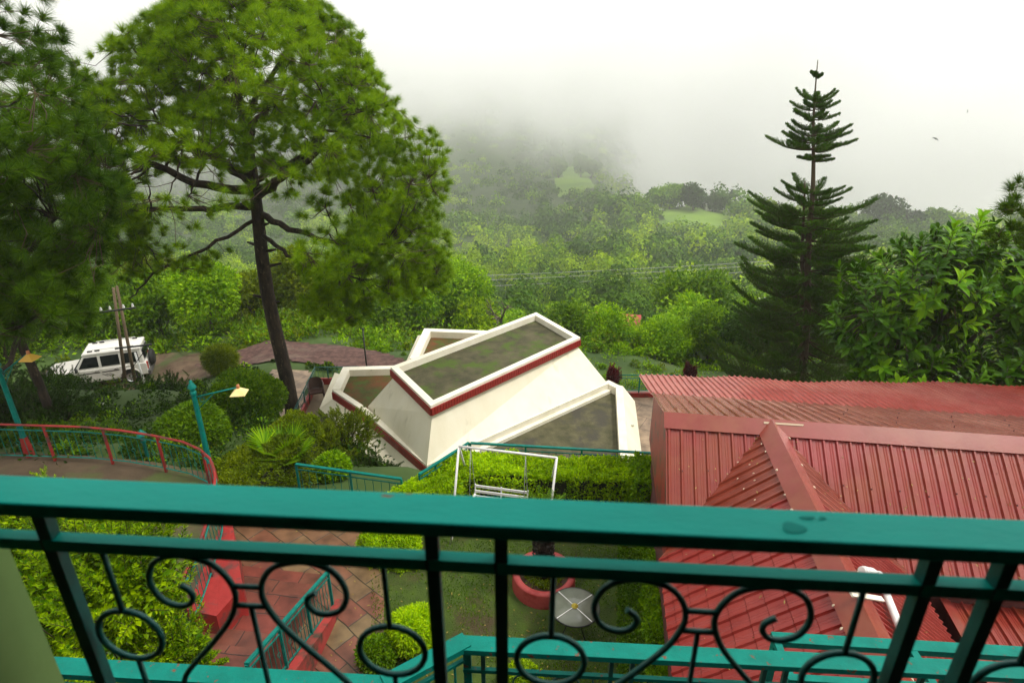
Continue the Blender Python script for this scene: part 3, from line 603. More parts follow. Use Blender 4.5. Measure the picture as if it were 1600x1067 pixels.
# ---------------------------------------------------------------- railings
YR = .747; ry = R(4)
def railing(name, label, O, u, bays, s, half_bay, gap, height, m_, rw, rth, r2drop, top_mat, cat='railing', post=.021, single=()):
    """iron balcony railing of heart scrolls. O = point of top rail centre line, u = direction, bays = list of bay centres"""
    root = thing(name, label, cat, O-ZZ*height); n = np.array([-u[1], u[0], 0])
    P = lambda a, z: O+u*a+ZZ*z
    a0 = bays[0]-half_bay-gap; a1 = bays[-1]+half_bay+gap; e = single or (a0, a1)
    mb = MB(); mb.beam(P(e[0], -rth/2), P(e[1], -rth/2), rw, rth)
    o = mb.build('handrail', top_mat, root); bv = o.modifiers.new('b', 'BEVEL'); bv.width = .003; bv.segments = 2
    mb = MB(); mb.beam(P(e[0], -r2drop), P(e[1], -r2drop),   .022*s, .022*s); mb.build('rail', top_mat, root)
    mb = MB(); mb.beam(P(e[0], -height+.08), P(e[1], -height+.08), .024*s, .024*s); mb.build('rail', m_, root)
    pp = set()
    for b in bays:
        for q in (b-half_bay, b+half_bay): pp.add(round(q, 4))
    for q in sorted(pp):
        mb = MB(); mb.beam(P(q, -height), P(q, -rth), post*s, post*s); mb.build('post', m_, root)
    z2 = -r2drop-.012*s; zb = -height+.09
    for b in bays:
        rr = .0048*s
        for sg in (-1, 1):
            # rod and ring
            cz = z2-.195*s; c = b+sg*.238*s; an = np.linspace(0, 2*PI, 25); mb = MB()
            mb.tube([P(c+.058*s*math.cos(t), cz+.058*s*math.sin(t)) for t in an], rr*1.15, 8, cap=False)
            mb.tube([P(c, z2), P(c, cz+.055*s)], rr, 8); mb.tube([P(c, cz-.055*s), P(c, cz-.2*s)], rr, 8)
            mb.tube([P(c+.058*s*math.cos(t), cz-.255*s+.058*s*math.sin(t)) for t in an], rr*1.15, 8, cap=False); mb.tube([P(c, cz-.31*s), P(c, zb)], rr, 8); mb.build('ring_bar', m_, root)
            K = [(.118, -.070), (.103, -.082), (.101, -.098), (.113, -.114), (.135, -.117), (.158, -.104), (.170, -.075), (.166, -.045), (.150, -.020), (.120, -.006), (.090, -.006), (.055, -.018), (.034, -.042), (.024, -.07), (.026, -.10), (.045, -.145), (.085, -.20), (.13, -.255), (.160, -.30), (.165, -.35), (.14, -.39), (.10, -.40), (.07, -.37)]
            K = np.array(K)*s; t = np.arange(len(K)); T_ = np.linspace(0, len(K)-1, 90)
            # Catmull-Rom
            out = []
            for q in T_:
                i = min(int(q), len(K)-2); f = q-i; p0, p1, p2, p3 = K[max(i-1, 0)], K[i], K[i+1], K[min(i+2, len(K)-1)]
                out.append(.5*((2*p1)+(-p0+p2)*f+(2*p0-5*p1+4*p2-p3)*f*f+(-p0+3*p1-3*p2+p3)*f**3))
            mb = MB(); mb.tube([P(b+sg*p[0], z2+p[1]) for p in out], rr*1.1, 8); mb.build('scroll', m_, root)
        mb = MB()
        for z in (-.065, -.108): mb.tube([P(b-.027*s, z2+z*s), P(b+.027*s, z2+z*s)], rr, 8)
        mb.tube([P(b, z2-.108*s), P(b, zb)], rr, 8); mb.build('crossbar', m_, root)
    return root
u = np.array([math.cos(ry), -math.sin(ry), 0])
railing('balcony_railing', 'teal balcony railing with heart scrolls and wide flat handrail close to the camera', np.array([0, YR, H-.60])+u*0, u, [-.447, .304, 1.05], 1, .321, .107, 1.05, dteal, .070, .026, .104, teal_rail, single=(-1.25, 1.7))
hr = [o for o in bpy.data.objects if o.name.startswith('handrail')][0]; wet = mat('wet_teal_patch', (.0, .20, .165), rough=.6, spec=.1)
for o in bpy.data.objects:
    if o.name == 'handrail' and o.parent and o.parent.name == 'balcony_railing': hr = o
for x, y, a, b in ((1240, 824, .017, .012), (1262, 808, .012, .004), (1285, 809, .006, .003)):
    p = at(x, y, H-.5988); mb = MB(); k = 18; t_ = np.arange(k)*2*PI/k; rr_ = 1+.12*np.sin(t_*3+x)
    mb.add(np.concatenate([p[None]+[[0, 0, .0006]], p+np.stack([a*rr_*np.cos(t_), b*rr_*np.sin(t_), 0*t_], 1)]), [[0, 1+j, 1+(j+1) % k] for j in range(k)], 0, True); mb.build('water_spot', wet, bpy.data.objects['balcony_railing'])
# pale green pillar at the left
mb = MB(); pc = np.array([0, YR, 0])+u*(-.925-.15); mb.box([pc[0], pc[1]-.02, H-1.0], (.30, .16, 1.9), rz=-ry); tag(mb.build('green_pillar', mat('pale_green_plaster', (.12, .21, .055), (.16, .26, .075), rough=.8, scale=2, bump=.1)), 'pale green plastered pillar end beside the near railing', 'pillar')
# own building behind and around the camera
bw = thing('balcony_building', 'green plastered building carrying the balcony', 'building', (0, -1.4, 0))
gw = mat('dark_olive_wall', (.022, .028, .018), rough=1, spec=0)
mb = MB(); mb.box([0, -1.5, 7], (16, .3, 15)); mb.box([-3.2, -.4, 9], (.25, 2.0, 5)); mb.box([3.2, -.4, 9], (.25, 2.0, 5)); mb.build('wall', gw, bw)
mb = MB(); mb.box([0, -.35, 10.75], (6.3, 2.2, .2)); mb.build('ceiling', gw, bw)
mb = MB(); mb.box([0, -.3, H-1.74], (6.3, 2.2, .18)); mb.build('floor', gw, bw)
# lower balcony railing
zl = H-3.0
a0, a1, a2, a3, a4 = at(-60, 1030, zl), at(600, 1068, zl), at(722, 1003, zl), at(1660, 1050, zl), None
d = nrm(a3-a2); L = np.linalg.norm(a3-a2)
hb = .375; gp = .06
railing('lower_railing', 'chipped teal railing of the balcony below, right section in front of lawn and roof', a2, d, [hb+.12+i*(2*hb+gp*2) for i in range(4)], 1.16, hb, gp, 1.0, dteal, .105, .04, .22, tealw, single=(0, L))
d2 = nrm(a2-a1); a1b = a1
rail_thing('lower_railing', 'short slanting corner piece of the lower teal railing over the round bush', 'railing', [np.array([*a1b[:2], 0]), np.array([*(a2+d2*.03)[:2], 0])], zl-1.0, zl-.01, .9, tealw, motif=False, top_w=.105, bars=.2)
rail_thing('lower_railing', 'left section of the lower teal railing in front of the yellow green shrub', 'railing', [np.array([*a0[:2], 0]), np.array([*a1b[:2], 0])], zl-1.0, zl-.02, 1.0, tealw, motif=True, top_w=.105, bars=.14)
mb = MB(); q = [a0, a1b, a2, a3]; fl = [p[:2] for p in q]; mb.prism(fl+[np.array([a3[0], -1.4]), np.array([a0[0], -1.4])], zl-1.25, zl-1.02); st(mb.build('lower_balcony', gw), 'floor of the balcony below', 'balcony')
# teal frame beyond the lower rail
f0 = at(1207, 998, 5.7); fd = nrm(at(1640, 1024, 5.7)-f0); fn = np.array([-fd[1], fd[0], 0]); fr = thing('metal_frame', 'bright teal open metal frame just beyond the lower railing', 'frame', f0-ZZ*1)
mb = MB(); mb.beam(f0, f0+fd*4.2, .09, .05); mb.beam(f0-fn*.32, f0-fn*.32+fd*4.2, .05, .05)
for s in (.02, .95, 1.9, 2.9, 3.9): mb.beam(f0+fd*s+fn*.0, f0+fd*s-fn*.34, .05, .045)
mb.build('top_frame', tealw, fr)
for s in (.03, 2.0, 4.1):
    mb = MB(); mb.beam(f0+fd*s-ZZ*.02, f0+fd*s-ZZ*1.6, .05, .05); mb.build('post', tealw, fr)
mb = MB(); q = [(f0-fn*.3+fd*.05)[:2], (f0-fn*.3+fd*4.2)[:2], (f0-fn*1.6+fd*4.2)[:2], (f0-fn*1.6+fd*.05)[:2]]; mb.prism(q, 4.3, 4.4); mb.build('tray', mat('dark_red_tray', (.08, .03, .025), rough=.7), fr)
# garden fences
rail_thing('garden_fence', 'long straight teal garden fence behind the swing hedge', 'fence', [at(735, 692, 1.0), at(1040, 709, 1.0)], 0, 1.0, 1.4, teal, bars=.17, top_w=.07)
rail_thing('garden_fence', 'teal fence running diagonally down beside the white building corner', 'fence', [at(735, 692, 1.0)+np.array([-.04, .02, 0]), at(655, 741, 1.0)], 0, 1.0, 1.2, teal, bars=.17, top_w=.07)
rail_thing('garden_fence', 'teal fence behind the fan palm and round shrubs', 'fence', [at(462, 725, 1.0), at(627, 748, 1.0)], 0, 1.0, 1.4, teal, bars=.2, top_w=.07)
rail_thing('patio_fence', 'small teal fence at the far end of the tan patio', 'fence', [at(962, 586, -1.6), at(1060, 586, -1.6)], -2.6, -1.6, 1.0, teal, curb=.2, bars=.3, motif=False)
wr = [(-220, 660), (-80, 661), (0, 663), (70, 665), (130, 667), (185, 672), (237, 680), (285, 690), (312, 702), (328, 716), (336, 742), (334, 775), (318, 830), (296, 885), (268, 925)]
P = [at(x, y, 2.15) for x, y in wr]
rail_thing('walkway_railing', 'curved walkway railing, red handrail and posts with teal ringed bars', 'railing', P, 1.2, 2.15, 1.45, teal, redp, bars=.19, top_w=.055)
p0 = at(512, 893, .95); p1 = at(385, 1037, 1.85)
rail_thing('stair_railing', 'teal stair railing on a stained red kerb wall', 'railing', [np.array([*p0[:2], .0]), np.array([*p1[:2], .9])], 0, .95, .9, teal, bars=.12, top_w=.07, slope=True)
mb = MB(); q = nrm((p1-p0)[:2]); nn = np.array([q[1], -q[0]])*-1; nn = nn if nn[0] > 0 else -nn
A_ = [p0[:2]-q*.2, p1[:2]+q*1.2, p1[:2]+q*1.2+nn*.16, p0[:2]-q*.2+nn*.16]; zz_ = [.08, 1.25, 1.25, .08]
mb.loft(dz(A_ and [np.array([*a, 0]) for a in A_], -.1), [np.array([*a, z]) for a, z in zip(A_, zz_)])
tag(mb.build('stair_wall', mat('stained_red_wall', (.30, .02, .018), (.36, .04, .03), rough=.8, scale=3, c3=(.05, .035, .02), sc3=2.2, t3=(.45, .6), bump=.3)), 'stained peeling red wall under the stair railing', 'wall')
# ---------------------------------------------------------------- lamp posts
lampm = mat('yellow_enamel', (.70, .42, .07), (.62, .36, .05), rough=.4, scale=3); lampw = mat('cream_enamel', (.80, .62, .24), (.85, .7, .34), rough=.4, scale=3)
def lamp(label, base, h, arm, shade_m):
    root = thing('street_lamp', label, 'street lamp', base, 'lamp posts along the curved walkway'); b = np.array(base)
    mb = MB(); mb.lathe(b, [(.075, 0), (.075, .5), (.06, .55), (.052, h-.25), (.068, h-.22), (.068, h-.17), (.05, h-.15), (.045, h-.06)], 8, sm=False); mb.build('pole', teal, root)
    mb = MB(); mb.lathe(b, [(.10, 0), (.10, .22), (.078, .45), (.078, .52)], 8, sm=False); mb.build('pole_base', redp, root)
    mb = MB(); mb.lathe(b+ZZ*(h-.08), [(.085, 0), (.085, .03), (.05, .10), (.03, .13), (.028, .17), (.0, .18)], 12); mb.build('finial', teal, root)
    arm = np.array(arm); e = b+ZZ*(h-.28)+arm; mb = MB(); s0 = b+ZZ*(h-.30)
    mb.tube([s0, e], .018, 8); mb.tube([b+ZZ*(h-.62), b+ZZ*(h-.48)+arm*.18, b+ZZ*(h-.32)+arm*.42], .01, 6); an = np.linspace(0, 2*PI, 12)
    mb.tube([s0+arm*.16-ZZ*.09+nrm(arm)*.05*math.cos(t)+ZZ*.05*math.sin(t) for t in an], .007, 5, cap=False); mb.build('arm', teal, root)
    mb = MB(); c = e-ZZ*.10; k = 4; ang = math.atan2(arm[1], arm[0])+PI/4
    prof_ = [(.03, .10), (.045, .08), (.21, -.03), (.215, -.045), (.205, -.045), (.04, .06)]
    V = [c+np.array([r*math.cos(ang+j*PI/2), r*math.sin(ang+j*PI/2), z]) for r, z in prof_ for j in range(4)]
    mb.add(V, [[i*4+j, i*4+(j+1) % 4, (i+1)*4+(j+1) % 4, (i+1)*4+j] for i in range(len(prof_)-1) for j in range(4)]); sh = mb.build('lamp_shade', shade_m, root)
    mb = MB(); mb.lathe(c, [(.0, .17), (.03, .16), (.035, .10), (.035, .08)], 10); mb.build('cap', mat('copper_cap', (.45, .16, .05), rough=.4), root)
    mb = MB(); mb.lathe(c-ZZ*.02, [(.0, -.05), (.03, -.04), (.035, 0), (.02, .04)], 10); mb.build('bulb', white, root)
b1 = at(47, 712, 1.2); b2 = at(334, 752, 1.2)
lamp('teal lamp post with yellow square shade beside the dark shrubs', b1, 2.45, atY(44, 552, b1[1])-(b1+ZZ*2.17), lampm)
lamp('teal lamp post with cream square shade at the walkway bend', b2, 2.42, atY(372, 605, b2[1]+.1)-(b2+ZZ*2.14), lampw)
# small garden lantern post
b3 = at(234, 725, .9); ls = thing('garden_lantern', 'short teal lantern post standing behind the walkway railing', 'lantern', b3)
mb = MB(); mb.lathe(b3-ZZ*1, [(.05, 0), (.04, 1.6), (.06, 1.62), (.06, 1.68)], 8); mb.build('pole', teal, ls)
mb = MB(); mb.lathe(b3, [(.05, .68), (.055, .84), (.0, .85)], 6, sm=False); mb.build('glass', mat('lantern_glass', (.1, .15, .13), rough=.15), ls)
mb = MB(); mb.lathe(b3, [(.11, .82), (.10, .86), (.04, .93), (.02, .96), (0, .97)], 10); mb.build('cap', teal, ls)
# ---------------------------------------------------------------- swing
zs = 2.1; s0 = at(717, 697, zs); s1 = at(870, 715, zs); sw = thing('garden_swing', 'white metal frame swing with slatted bench by the hedge', 'swing', (s0+s1)/2-ZZ*zs)
mb = MB(); mb.tube([s0, s1], .028, 10); mb.build('top_bar', white, sw)
f0_, r0_ = at(704, 850, 0), at(731, 745, 0); dd = s1-s0; dd[2] = 0
for s, t in ((s0, 0), (s1, 1)):
    f = f0_+dd*t; rr_ = r0_+dd*t
    if t: f = f+np.array([-.05, -.05, 0])
    for nm, e in (('leg', f), ('leg', rr_)): mb = MB(); mb.tube([s, e], .026, 10); mb.build(nm, white, sw)
    mb = MB(); mb.tube([f+ZZ*.03, rr_+ZZ*.03], .022, 8); mb.build('ground_bar', white, sw)
be = thing('x', None, None); bpy.data.objects.remove(be)
uD = nrm(dd); nD_ = np.array([-uD[1], uD[0], 0]); bc = s0+uD*.78; bc[2] = .5
SL = 1.22; bs0 = s0+uD*.26; 
mb = MB()
for i in range(5): q = nD_*(-.22+.1*i); a = bs0+q; a[2] = .48; mb.beam(a, a+uD*SL, .065, .018)
mb.build('seat', white, sw); mb = MB()
for i in range(3): q = nD_*(.24+.03*i); a = bs0+q; a[2] = .64+.12*i; mb.beam(a, a+uD*SL, .02, .06)
mb.build('backrest', white, sw); mb = MB()
for t in (0, .5, 1): a = bs0+uD*SL*t; a[2] = .46; mb.beam(a-nD_*.25, a+nD_*.24, .03, .03); b = a+nD_*.31; b[2] = .93; mb.beam(a+nD_*.23, b, .03, .03)
for t in (0, 1): a = bs0+uD*SL*t; a[2] = .68; mb.beam(a-nD_*.25, a+nD_*.27, .05, .025); mb.beam(a-nD_*.23, a-nD_*.23-ZZ*.2, .025, .025)
mb.build('seat_frame', white, sw)
for t in (0, 1):
    tp = bs0+uD*SL*t; tp[2] = zs
    for q in (-.22, .26): e = bs0+uD*SL*t+nD_*q; e[2] = .68 if q < 0 else .9; mb = MB(); mb.tube([tp, e], .008, 5); mb.build('chain', mat('steel', (.5, .5, .48), rough=.4, metal=.6), sw)
# ---------------------------------------------------------------- round table, planter
tc_ = at(898, 947, .72); tb = thing('round_table', 'round glass garden table with white cross bars on the lawn', 'table', (tc_[0], tc_[1], 0))
glass = mat('frosted_glass', (.15, .165, .12), (.20, .215, .165), rough=.25, scale=3, spec=.6)
mb = MB(); mb.lathe((tc_[0], tc_[1], .72), [(0, 0), (.44, 0), (.44, -.008), (0, -.008)], 40); mb.build('table_top', glass, tb)
mb = MB(); mb.lathe((tc_[0], tc_[1], .715), [(.438, .008), (.452, .008), (.455, -.012), (.44, -.014)], 40); mb.build('rim', dark, tb)
mb = MB()
for i in range(4): a = R(38)+i*PI/2; mb.beam([tc_[0]+.06*math.cos(a), tc_[1]+.06*math.sin(a), .727], [tc_[0]+.43*math.cos(a), tc_[1]+.43*math.sin(a), .727], .014, .008)
mb.build('cross_bars', white, tb)
mb = MB(); mb.lathe((tc_[0], tc_[1], .72), [(.06, .005), (.06, .02), (.03, .025), (.03, .05), (0, .055)], 14); mb.build('centre_cap', mat('yellow_plastic', (.55, .42, .04), rough=.5), tb)
for i in range(4):
    a = R(38)+i*PI/2; mb = MB(); mb.tube([[tc_[0]+.1*math.cos(a), tc_[1]+.1*math.sin(a), .70], [tc_[0]+.2*math.cos(a), tc_[1]+.2*math.sin(a), .35], [tc_[0]+.40*math.cos(a), tc_[1]+.40*math.sin(a), 0]], .011, 6); mb.build('leg', dark, tb)
pc = at(850, 893, .34); pc[2] = 0; pl = thing('ring_planter', 'round red painted planter ring with soil on the lawn', 'planter', pc)
mb = MB(); mb.lathe(pc, [(.64, 0), (.63, .3), (.62, .34), (.52, .345), (.50, .33), (.50, .15)], 36); mb.build('ring', mat('faded_red_paint', (.40, .045, .045), (.46, .075, .065), rough=.6, scale=3, bump=.2, c3=(.3, .02, .02), sc3=3), pl)
mb = MB(); mb.lathe(pc, [(.51, .22), (.3, .25), (0, .28)], 24); mb.build('soil', soil, pl)
# ---------------------------------------------------------------- car
def make_car(c, head, label):
    root = thing('parked_car', label, 'car', c); ca, sa = math.cos(head), math.sin(head)
    Q = lambda x, y, z: np.array([c[0]+x*ca-y*sa, c[1]+x*sa+y*ca, c[2]+z])
    body = mat('white_car_paint', (.66, .64, .58), (.6, .58, .52), rough=.25, scale=1.2, coat=.5)
    def prof_ext(pr, y0, y1, m_, name, par=root, taper=0):
        n = len(pr); mb = MB(); mb.loft([Q(x, y0, z) for x, z in pr], [Q(x, y1, z) for x, z in pr]); o = mb.build(name, m_, par)
        bv = o.modifiers.new('b', 'BEVEL'); bv.width = .03; bv.segments = 2; return o
    lowp = [(-2.1, .42), (-2.12, .95), (-2.05, 1.02), (.75, 1.02), (.95, 1.0), (2.0, .93), (2.12, .85), (2.15, .45), (1.85, .42), (1.8, .62), (1.6, .78), (1.35, .82), (1.1, .78), (.92, .62), (.88, .38), (-.88, .38), (-.95, .62), (-1.1, .78), (-1.35, .82), (-1.6, .76), (-1.78, .6), (-1.82, .42)]
    prof_ext(lowp, -.84, .84, body, 'body')
    # cabin as tapered loft
    mb = MB(); bt = [Q(-2.05, -.80, 1.0), Q(.85, -.80, 1.0), Q(.85, .80, 1.0), Q(-2.05, .80, 1.0)]; tp = [Q(-1.95, -.70, 1.72), Q(.38, -.70, 1.72), Q(.38, .70, 1.72), Q(-1.95, .70, 1.72)]
    mb.loft(bt, tp); o = mb.build('cabin', body, root); bv = o.modifiers.new('b', 'BEVEL'); bv.width = .04; bv.segments = 2
    mb = MB(); mb.loft([Q(-2.0, -.74, 1.70), Q(.45, -.74, 1.70), Q(.45, .74, 1.70), Q(-2.0, .74, 1.70)], [Q(-1.97, -.70, 1.80), Q(.40, -.70, 1.80), Q(.40, .70, 1.80), Q(-1.97, .70, 1.80)]); o = mb.build('roof', body, root); bv = o.modifiers.new('b', 'BEVEL'); bv.width = .03; bv.segments = 2
    mb = MB(); mb.loft([Q(.9, -.72, 1.0), Q(2.02, -.70, .93), Q(2.02, .70, .93), Q(.9, .72, 1.0)], [Q(.9, -.60, 1.05), Q(1.95, -.58, .98), Q(1.95, .58, .98), Q(.9, .60, 1.05)]); mb.build('hood', body, root)
    gl = mat('car_glass', (.008, .010, .012), rough=.06)
    sideY = lambda z: .80-.10*(z-1.0)/.72+.006
    for sg in (-1, 1):
        for x0, x1, x2, x3 in ((-1.85, -1.15, -1.15, -1.82), (-1.03, -.28, -.28, -1.03), (-.16, .66, .36, -.16)):
            mb = MB(); a = [(x0, 1.10), (x1, 1.10), (x2, 1.60), (x3, 1.60)]
            mb.loft([Q(x, sg*(sideY(z)-.03), z) for x, z in a], [Q(x, sg*(sideY(z)+.004), z) for x, z in a]); mb.build('window', gl, root)
        for x0, x1 in ((-.98, -.22), (-.18, .72)):
            mb = MB(); mb.box(Q((x0+x1)/2, sg*.845, .72), (x1-x0-.03, .012, .5), rz=head); d = mb.build('door', body, root)
            mb = MB(); mb.box(Q(x0+.13, sg*.865, .93), (.16, .03, .03), rz=head); h = mb.build('handle', mat('chrome', (.6, .6, .6), rough=.2, metal=.8), d); h.location = (0, 0, 0); h.parent = d
            mb = MB(); mb.box(Q((x0+x1)/2, sg*.853, .84), (x1-x0-.05, .01, .05), rz=head); mb.build('trim', mat('grey_trim', (.08, .075, .07), rough=.6), root)
        mb = MB()
        for k in range(3):
            xx = -.75+.14*k; mb.loft([Q(xx, sg*.84, .60), Q(xx+.05, sg*.84, .60), Q(xx+.26, sg*.84, .74), Q(xx+.20, sg*.84, .74)], [Q(xx, sg*.855, .60), Q(xx+.05, sg*.855, .60), Q(xx+.26, sg*.855, .74), Q(xx+.20, sg*.855, .74)])
        mb.build('decal', MATS['grey_trim'], root)
        mb = MB(); mb.tube([Q(-1.7, sg*.55, 1.80), Q(-1.6, sg*.55, 1.88), Q(0, sg*.55, 1.88), Q(.15, sg*.55, 1.80)], .018, 6); mb.build('roof_rail', body, root)
        for x in (-1.6, -.2, .1): 
            mb = MB(); mb.box(Q(x, sg*.55, 1.83), (.2, .06, .06), rz=head); mb.build('rail_foot', dark, root)
        mb = MB(); mb.box(Q(.72, sg*.96, 1.1), (.08, .16, .16), rz=head); mb.build('mirror', dark, root)
        mb = MB(); mb.box(Q(2.13, sg*.62, .78), (.06, .26, .16), rz=head); mb.build('headlight', mat('headlight_glass', (.5, .5, .48), rough=.1), root)
        mb = MB(); mb.box(Q(-2.12, sg*.72, .85), (.05, .14, .34), rz=head); mb.build('tail_light', mat('tail_light_red', (.4, .02, .01), rough=.2), root)
        for x in (-1.35, 1.38):
            y = sg*.76; an = Q(x, y, .36)
            def wl(prof_, m_, nm, par):
                mb = MB(); k = 20; V = [Q(x+r*math.cos(2*PI*j/k), sg*(.62+t), .36+r*math.sin(2*PI*j/k)) for r, t in prof_ for j in range(k)]
                mb.add(V, [[i*k+j, i*k+(j+1) % k, (i+1)*k+(j+1) % k, (i+1)*k+j] for i in range(len(prof_)-1) for j in range(k)], 0, True); return mb.build(nm, m_, par)
            w_ = wl([(.2, 0), (.34, .01), (.36, .05), (.36, .17), (.33, .21), (.22, .21)], mat('tyre_rubber', (.012, .012, .012), rough=.8), 'wheel', root)
            rm_ = wl([(.225, .205), (.2, .17), (.08, .16), (.05, .19), (0, .19)], mat('alloy', (.4, .4, .4), rough=.35, metal=.6), 'rim', w_); rm_.parent = w_; rm_.location = (0, 0, 0)
            mb = MB(); t = np.linspace(-.15, PI+.15, 14); mb.tube([Q(x+.45*math.cos(a), sg*.85, .38+.45*math.sin(a)) for a in t], .035, 5); mb.build('wheel_arch', body, root)
    mb = MB(); mb.loft([Q(.90, -.66, 1.06), Q(.90, .66, 1.06), Q(.47, .60, 1.64), Q(.47, -.60, 1.64)], [Q(.86, -.66, 1.04), Q(.86, .66, 1.04), Q(.43, .60, 1.62), Q(.43, -.60, 1.62)]); mb.build('windscreen', gl, root)
    mb = MB(); mb.box(Q(-2.02, 0, 1.35), (.05, 1.1, .5), rz=head); mb.build('rear_window', gl, root)
    mb = MB(); k = 20; V = [Q(-2.15-t, r*math.cos(2*PI*j/k), .98+r*math.sin(2*PI*j/k)) for r, t in [(.0, 0), (.34, 0), (.36, .05), (.36, .17), (.30, .2), (0, .2)] for j in range(k)]
    mb.add(V, [[i*k+j, i*k+(j+1) % k, (i+1)*k+(j+1) % k, (i+1)*k+j] for i in range(5) for j in range(k)], 0, True); mb.build('spare_wheel', MATS['tyre_rubber'], root)
    for x in (2.18, -2.16): mb = MB(); mb.box(Q(x, 0, .48), (.12, 1.7, .2), rz=head); mb.build('bumper', MATS['grey_trim'] if 'grey_trim' in MATS else dark, root)
    mb = MB(); mb.box(Q(2.15, 0, .78), (.05, .8, .2), rz=head); mb.build('grille', dark, root)
    return root
cf = at(104, 607, -4.0); cr = at(222, 590, -4.0); hd = cf-cr
cc = (cf+cr)/2; cz = float(terr(np.array([cc[0]]), np.array([cc[1]]))[0])+.06
make_car(np.array([cc[0]-.25, cc[1]+.35, -4.08]), math.atan2(hd[1], hd[0]), 'white boxy off-road car with roof rails parked behind the poles')
#@@VEG
# ---------------------------------------------------------------- vegetation builders
def sph(n, r): v = r.randn(n, 3); return nrm(v)
def tz(x, y): return float(terr(np.array([float(x)]), np.array([float(y)]))[0])
def leaf_blob(mb, C, Rr, n, L, W_, r, shell=.45, up=.5, out=.8, squash=None, mi=0, droop=0.):
    """leaves through the outer part of one lump"""
    d = sph(n, r); q = (1-shell*r.rand(n)**1.5)[:, None]; Rr = np.array(Rr, float)
    P = np.array(C)+d*q*Rr; N_ = nrm(d*.6+np.array([0, 0, up])+r.randn(n, 3)*.45)
    D = nrm(d*out+r.randn(n, 3)*.7-np.array([0, 0, droop])); mb.leaves(P, D, N_, L*(.7+.6*r.rand(n)), W_*(.7+.6*r.rand(n)), .08, mi)
def leafy(name, label, cat, base, h, cr, ch, n, L, W_, m_, seed, group=None, trunk=.1, lumps=14, lean=(0, 0), clear=.35, bm=None, shell=.5, kind='tree'):
    """broadleaf tree or bush: tapered bent trunk, limbs and a lumpy crown. cr = crown radius, ch = crown half height"""
    r = rs(seed); b = np.array(base, float); root = thing(name, label, cat, b, group); cc = b+np.array([lean[0], lean[1], h-ch])
    mb = MB(); t = np.linspace(0, 1, 6)[:, None]; pts = b*(1-t)+(cc)*t; pts[1:-1] += r.randn(4, 3)*trunk*.8*np.array([1, 1, .2]); pts[0, 2] -= .3
    mb.tube(pts, np.linspace(trunk, trunk*.45, 6), 8)
    cr_ = MB(); LC = []
    for i in range(lumps):
        d = sph(1, r)[0]; d[2] = abs(d[2])*1.0-.35 if i % 3 else d[2]; q = .35+.42*r.rand(); c = cc+d*q*np.array([cr, cr, ch]); s = (.34+.26*r.rand()); LC.append((c, s))
        a = pts[2+i % 3]; md = (a+c)/2+np.array([0, 0, -.08*cr]); mb.tube([a, md, c], [trunk*.4, trunk*.25, trunk*.08], 5)
        e = c+sph(4, r)*np.array([cr, cr, ch])*s*.8; mb.segs(np.repeat(c[None], 4, 0), e, trunk*.09, trunk*.03, 3)
    mb.build('trunk', bm or gbark, root); tot = sum(s**2 for _, s in LC)
    for c, s in LC: leaf_blob(cr_, c, np.array([cr, cr, ch*1.05])*s, int(n*s*s/tot), L, W_, r, shell)
    m2 = int(n*.08); leaf_blob(cr_, cc, (cr*.95, cr*.95, ch*.95), m2, L, W_, r, .5)
    cr_.build('crown', m_, root); return root
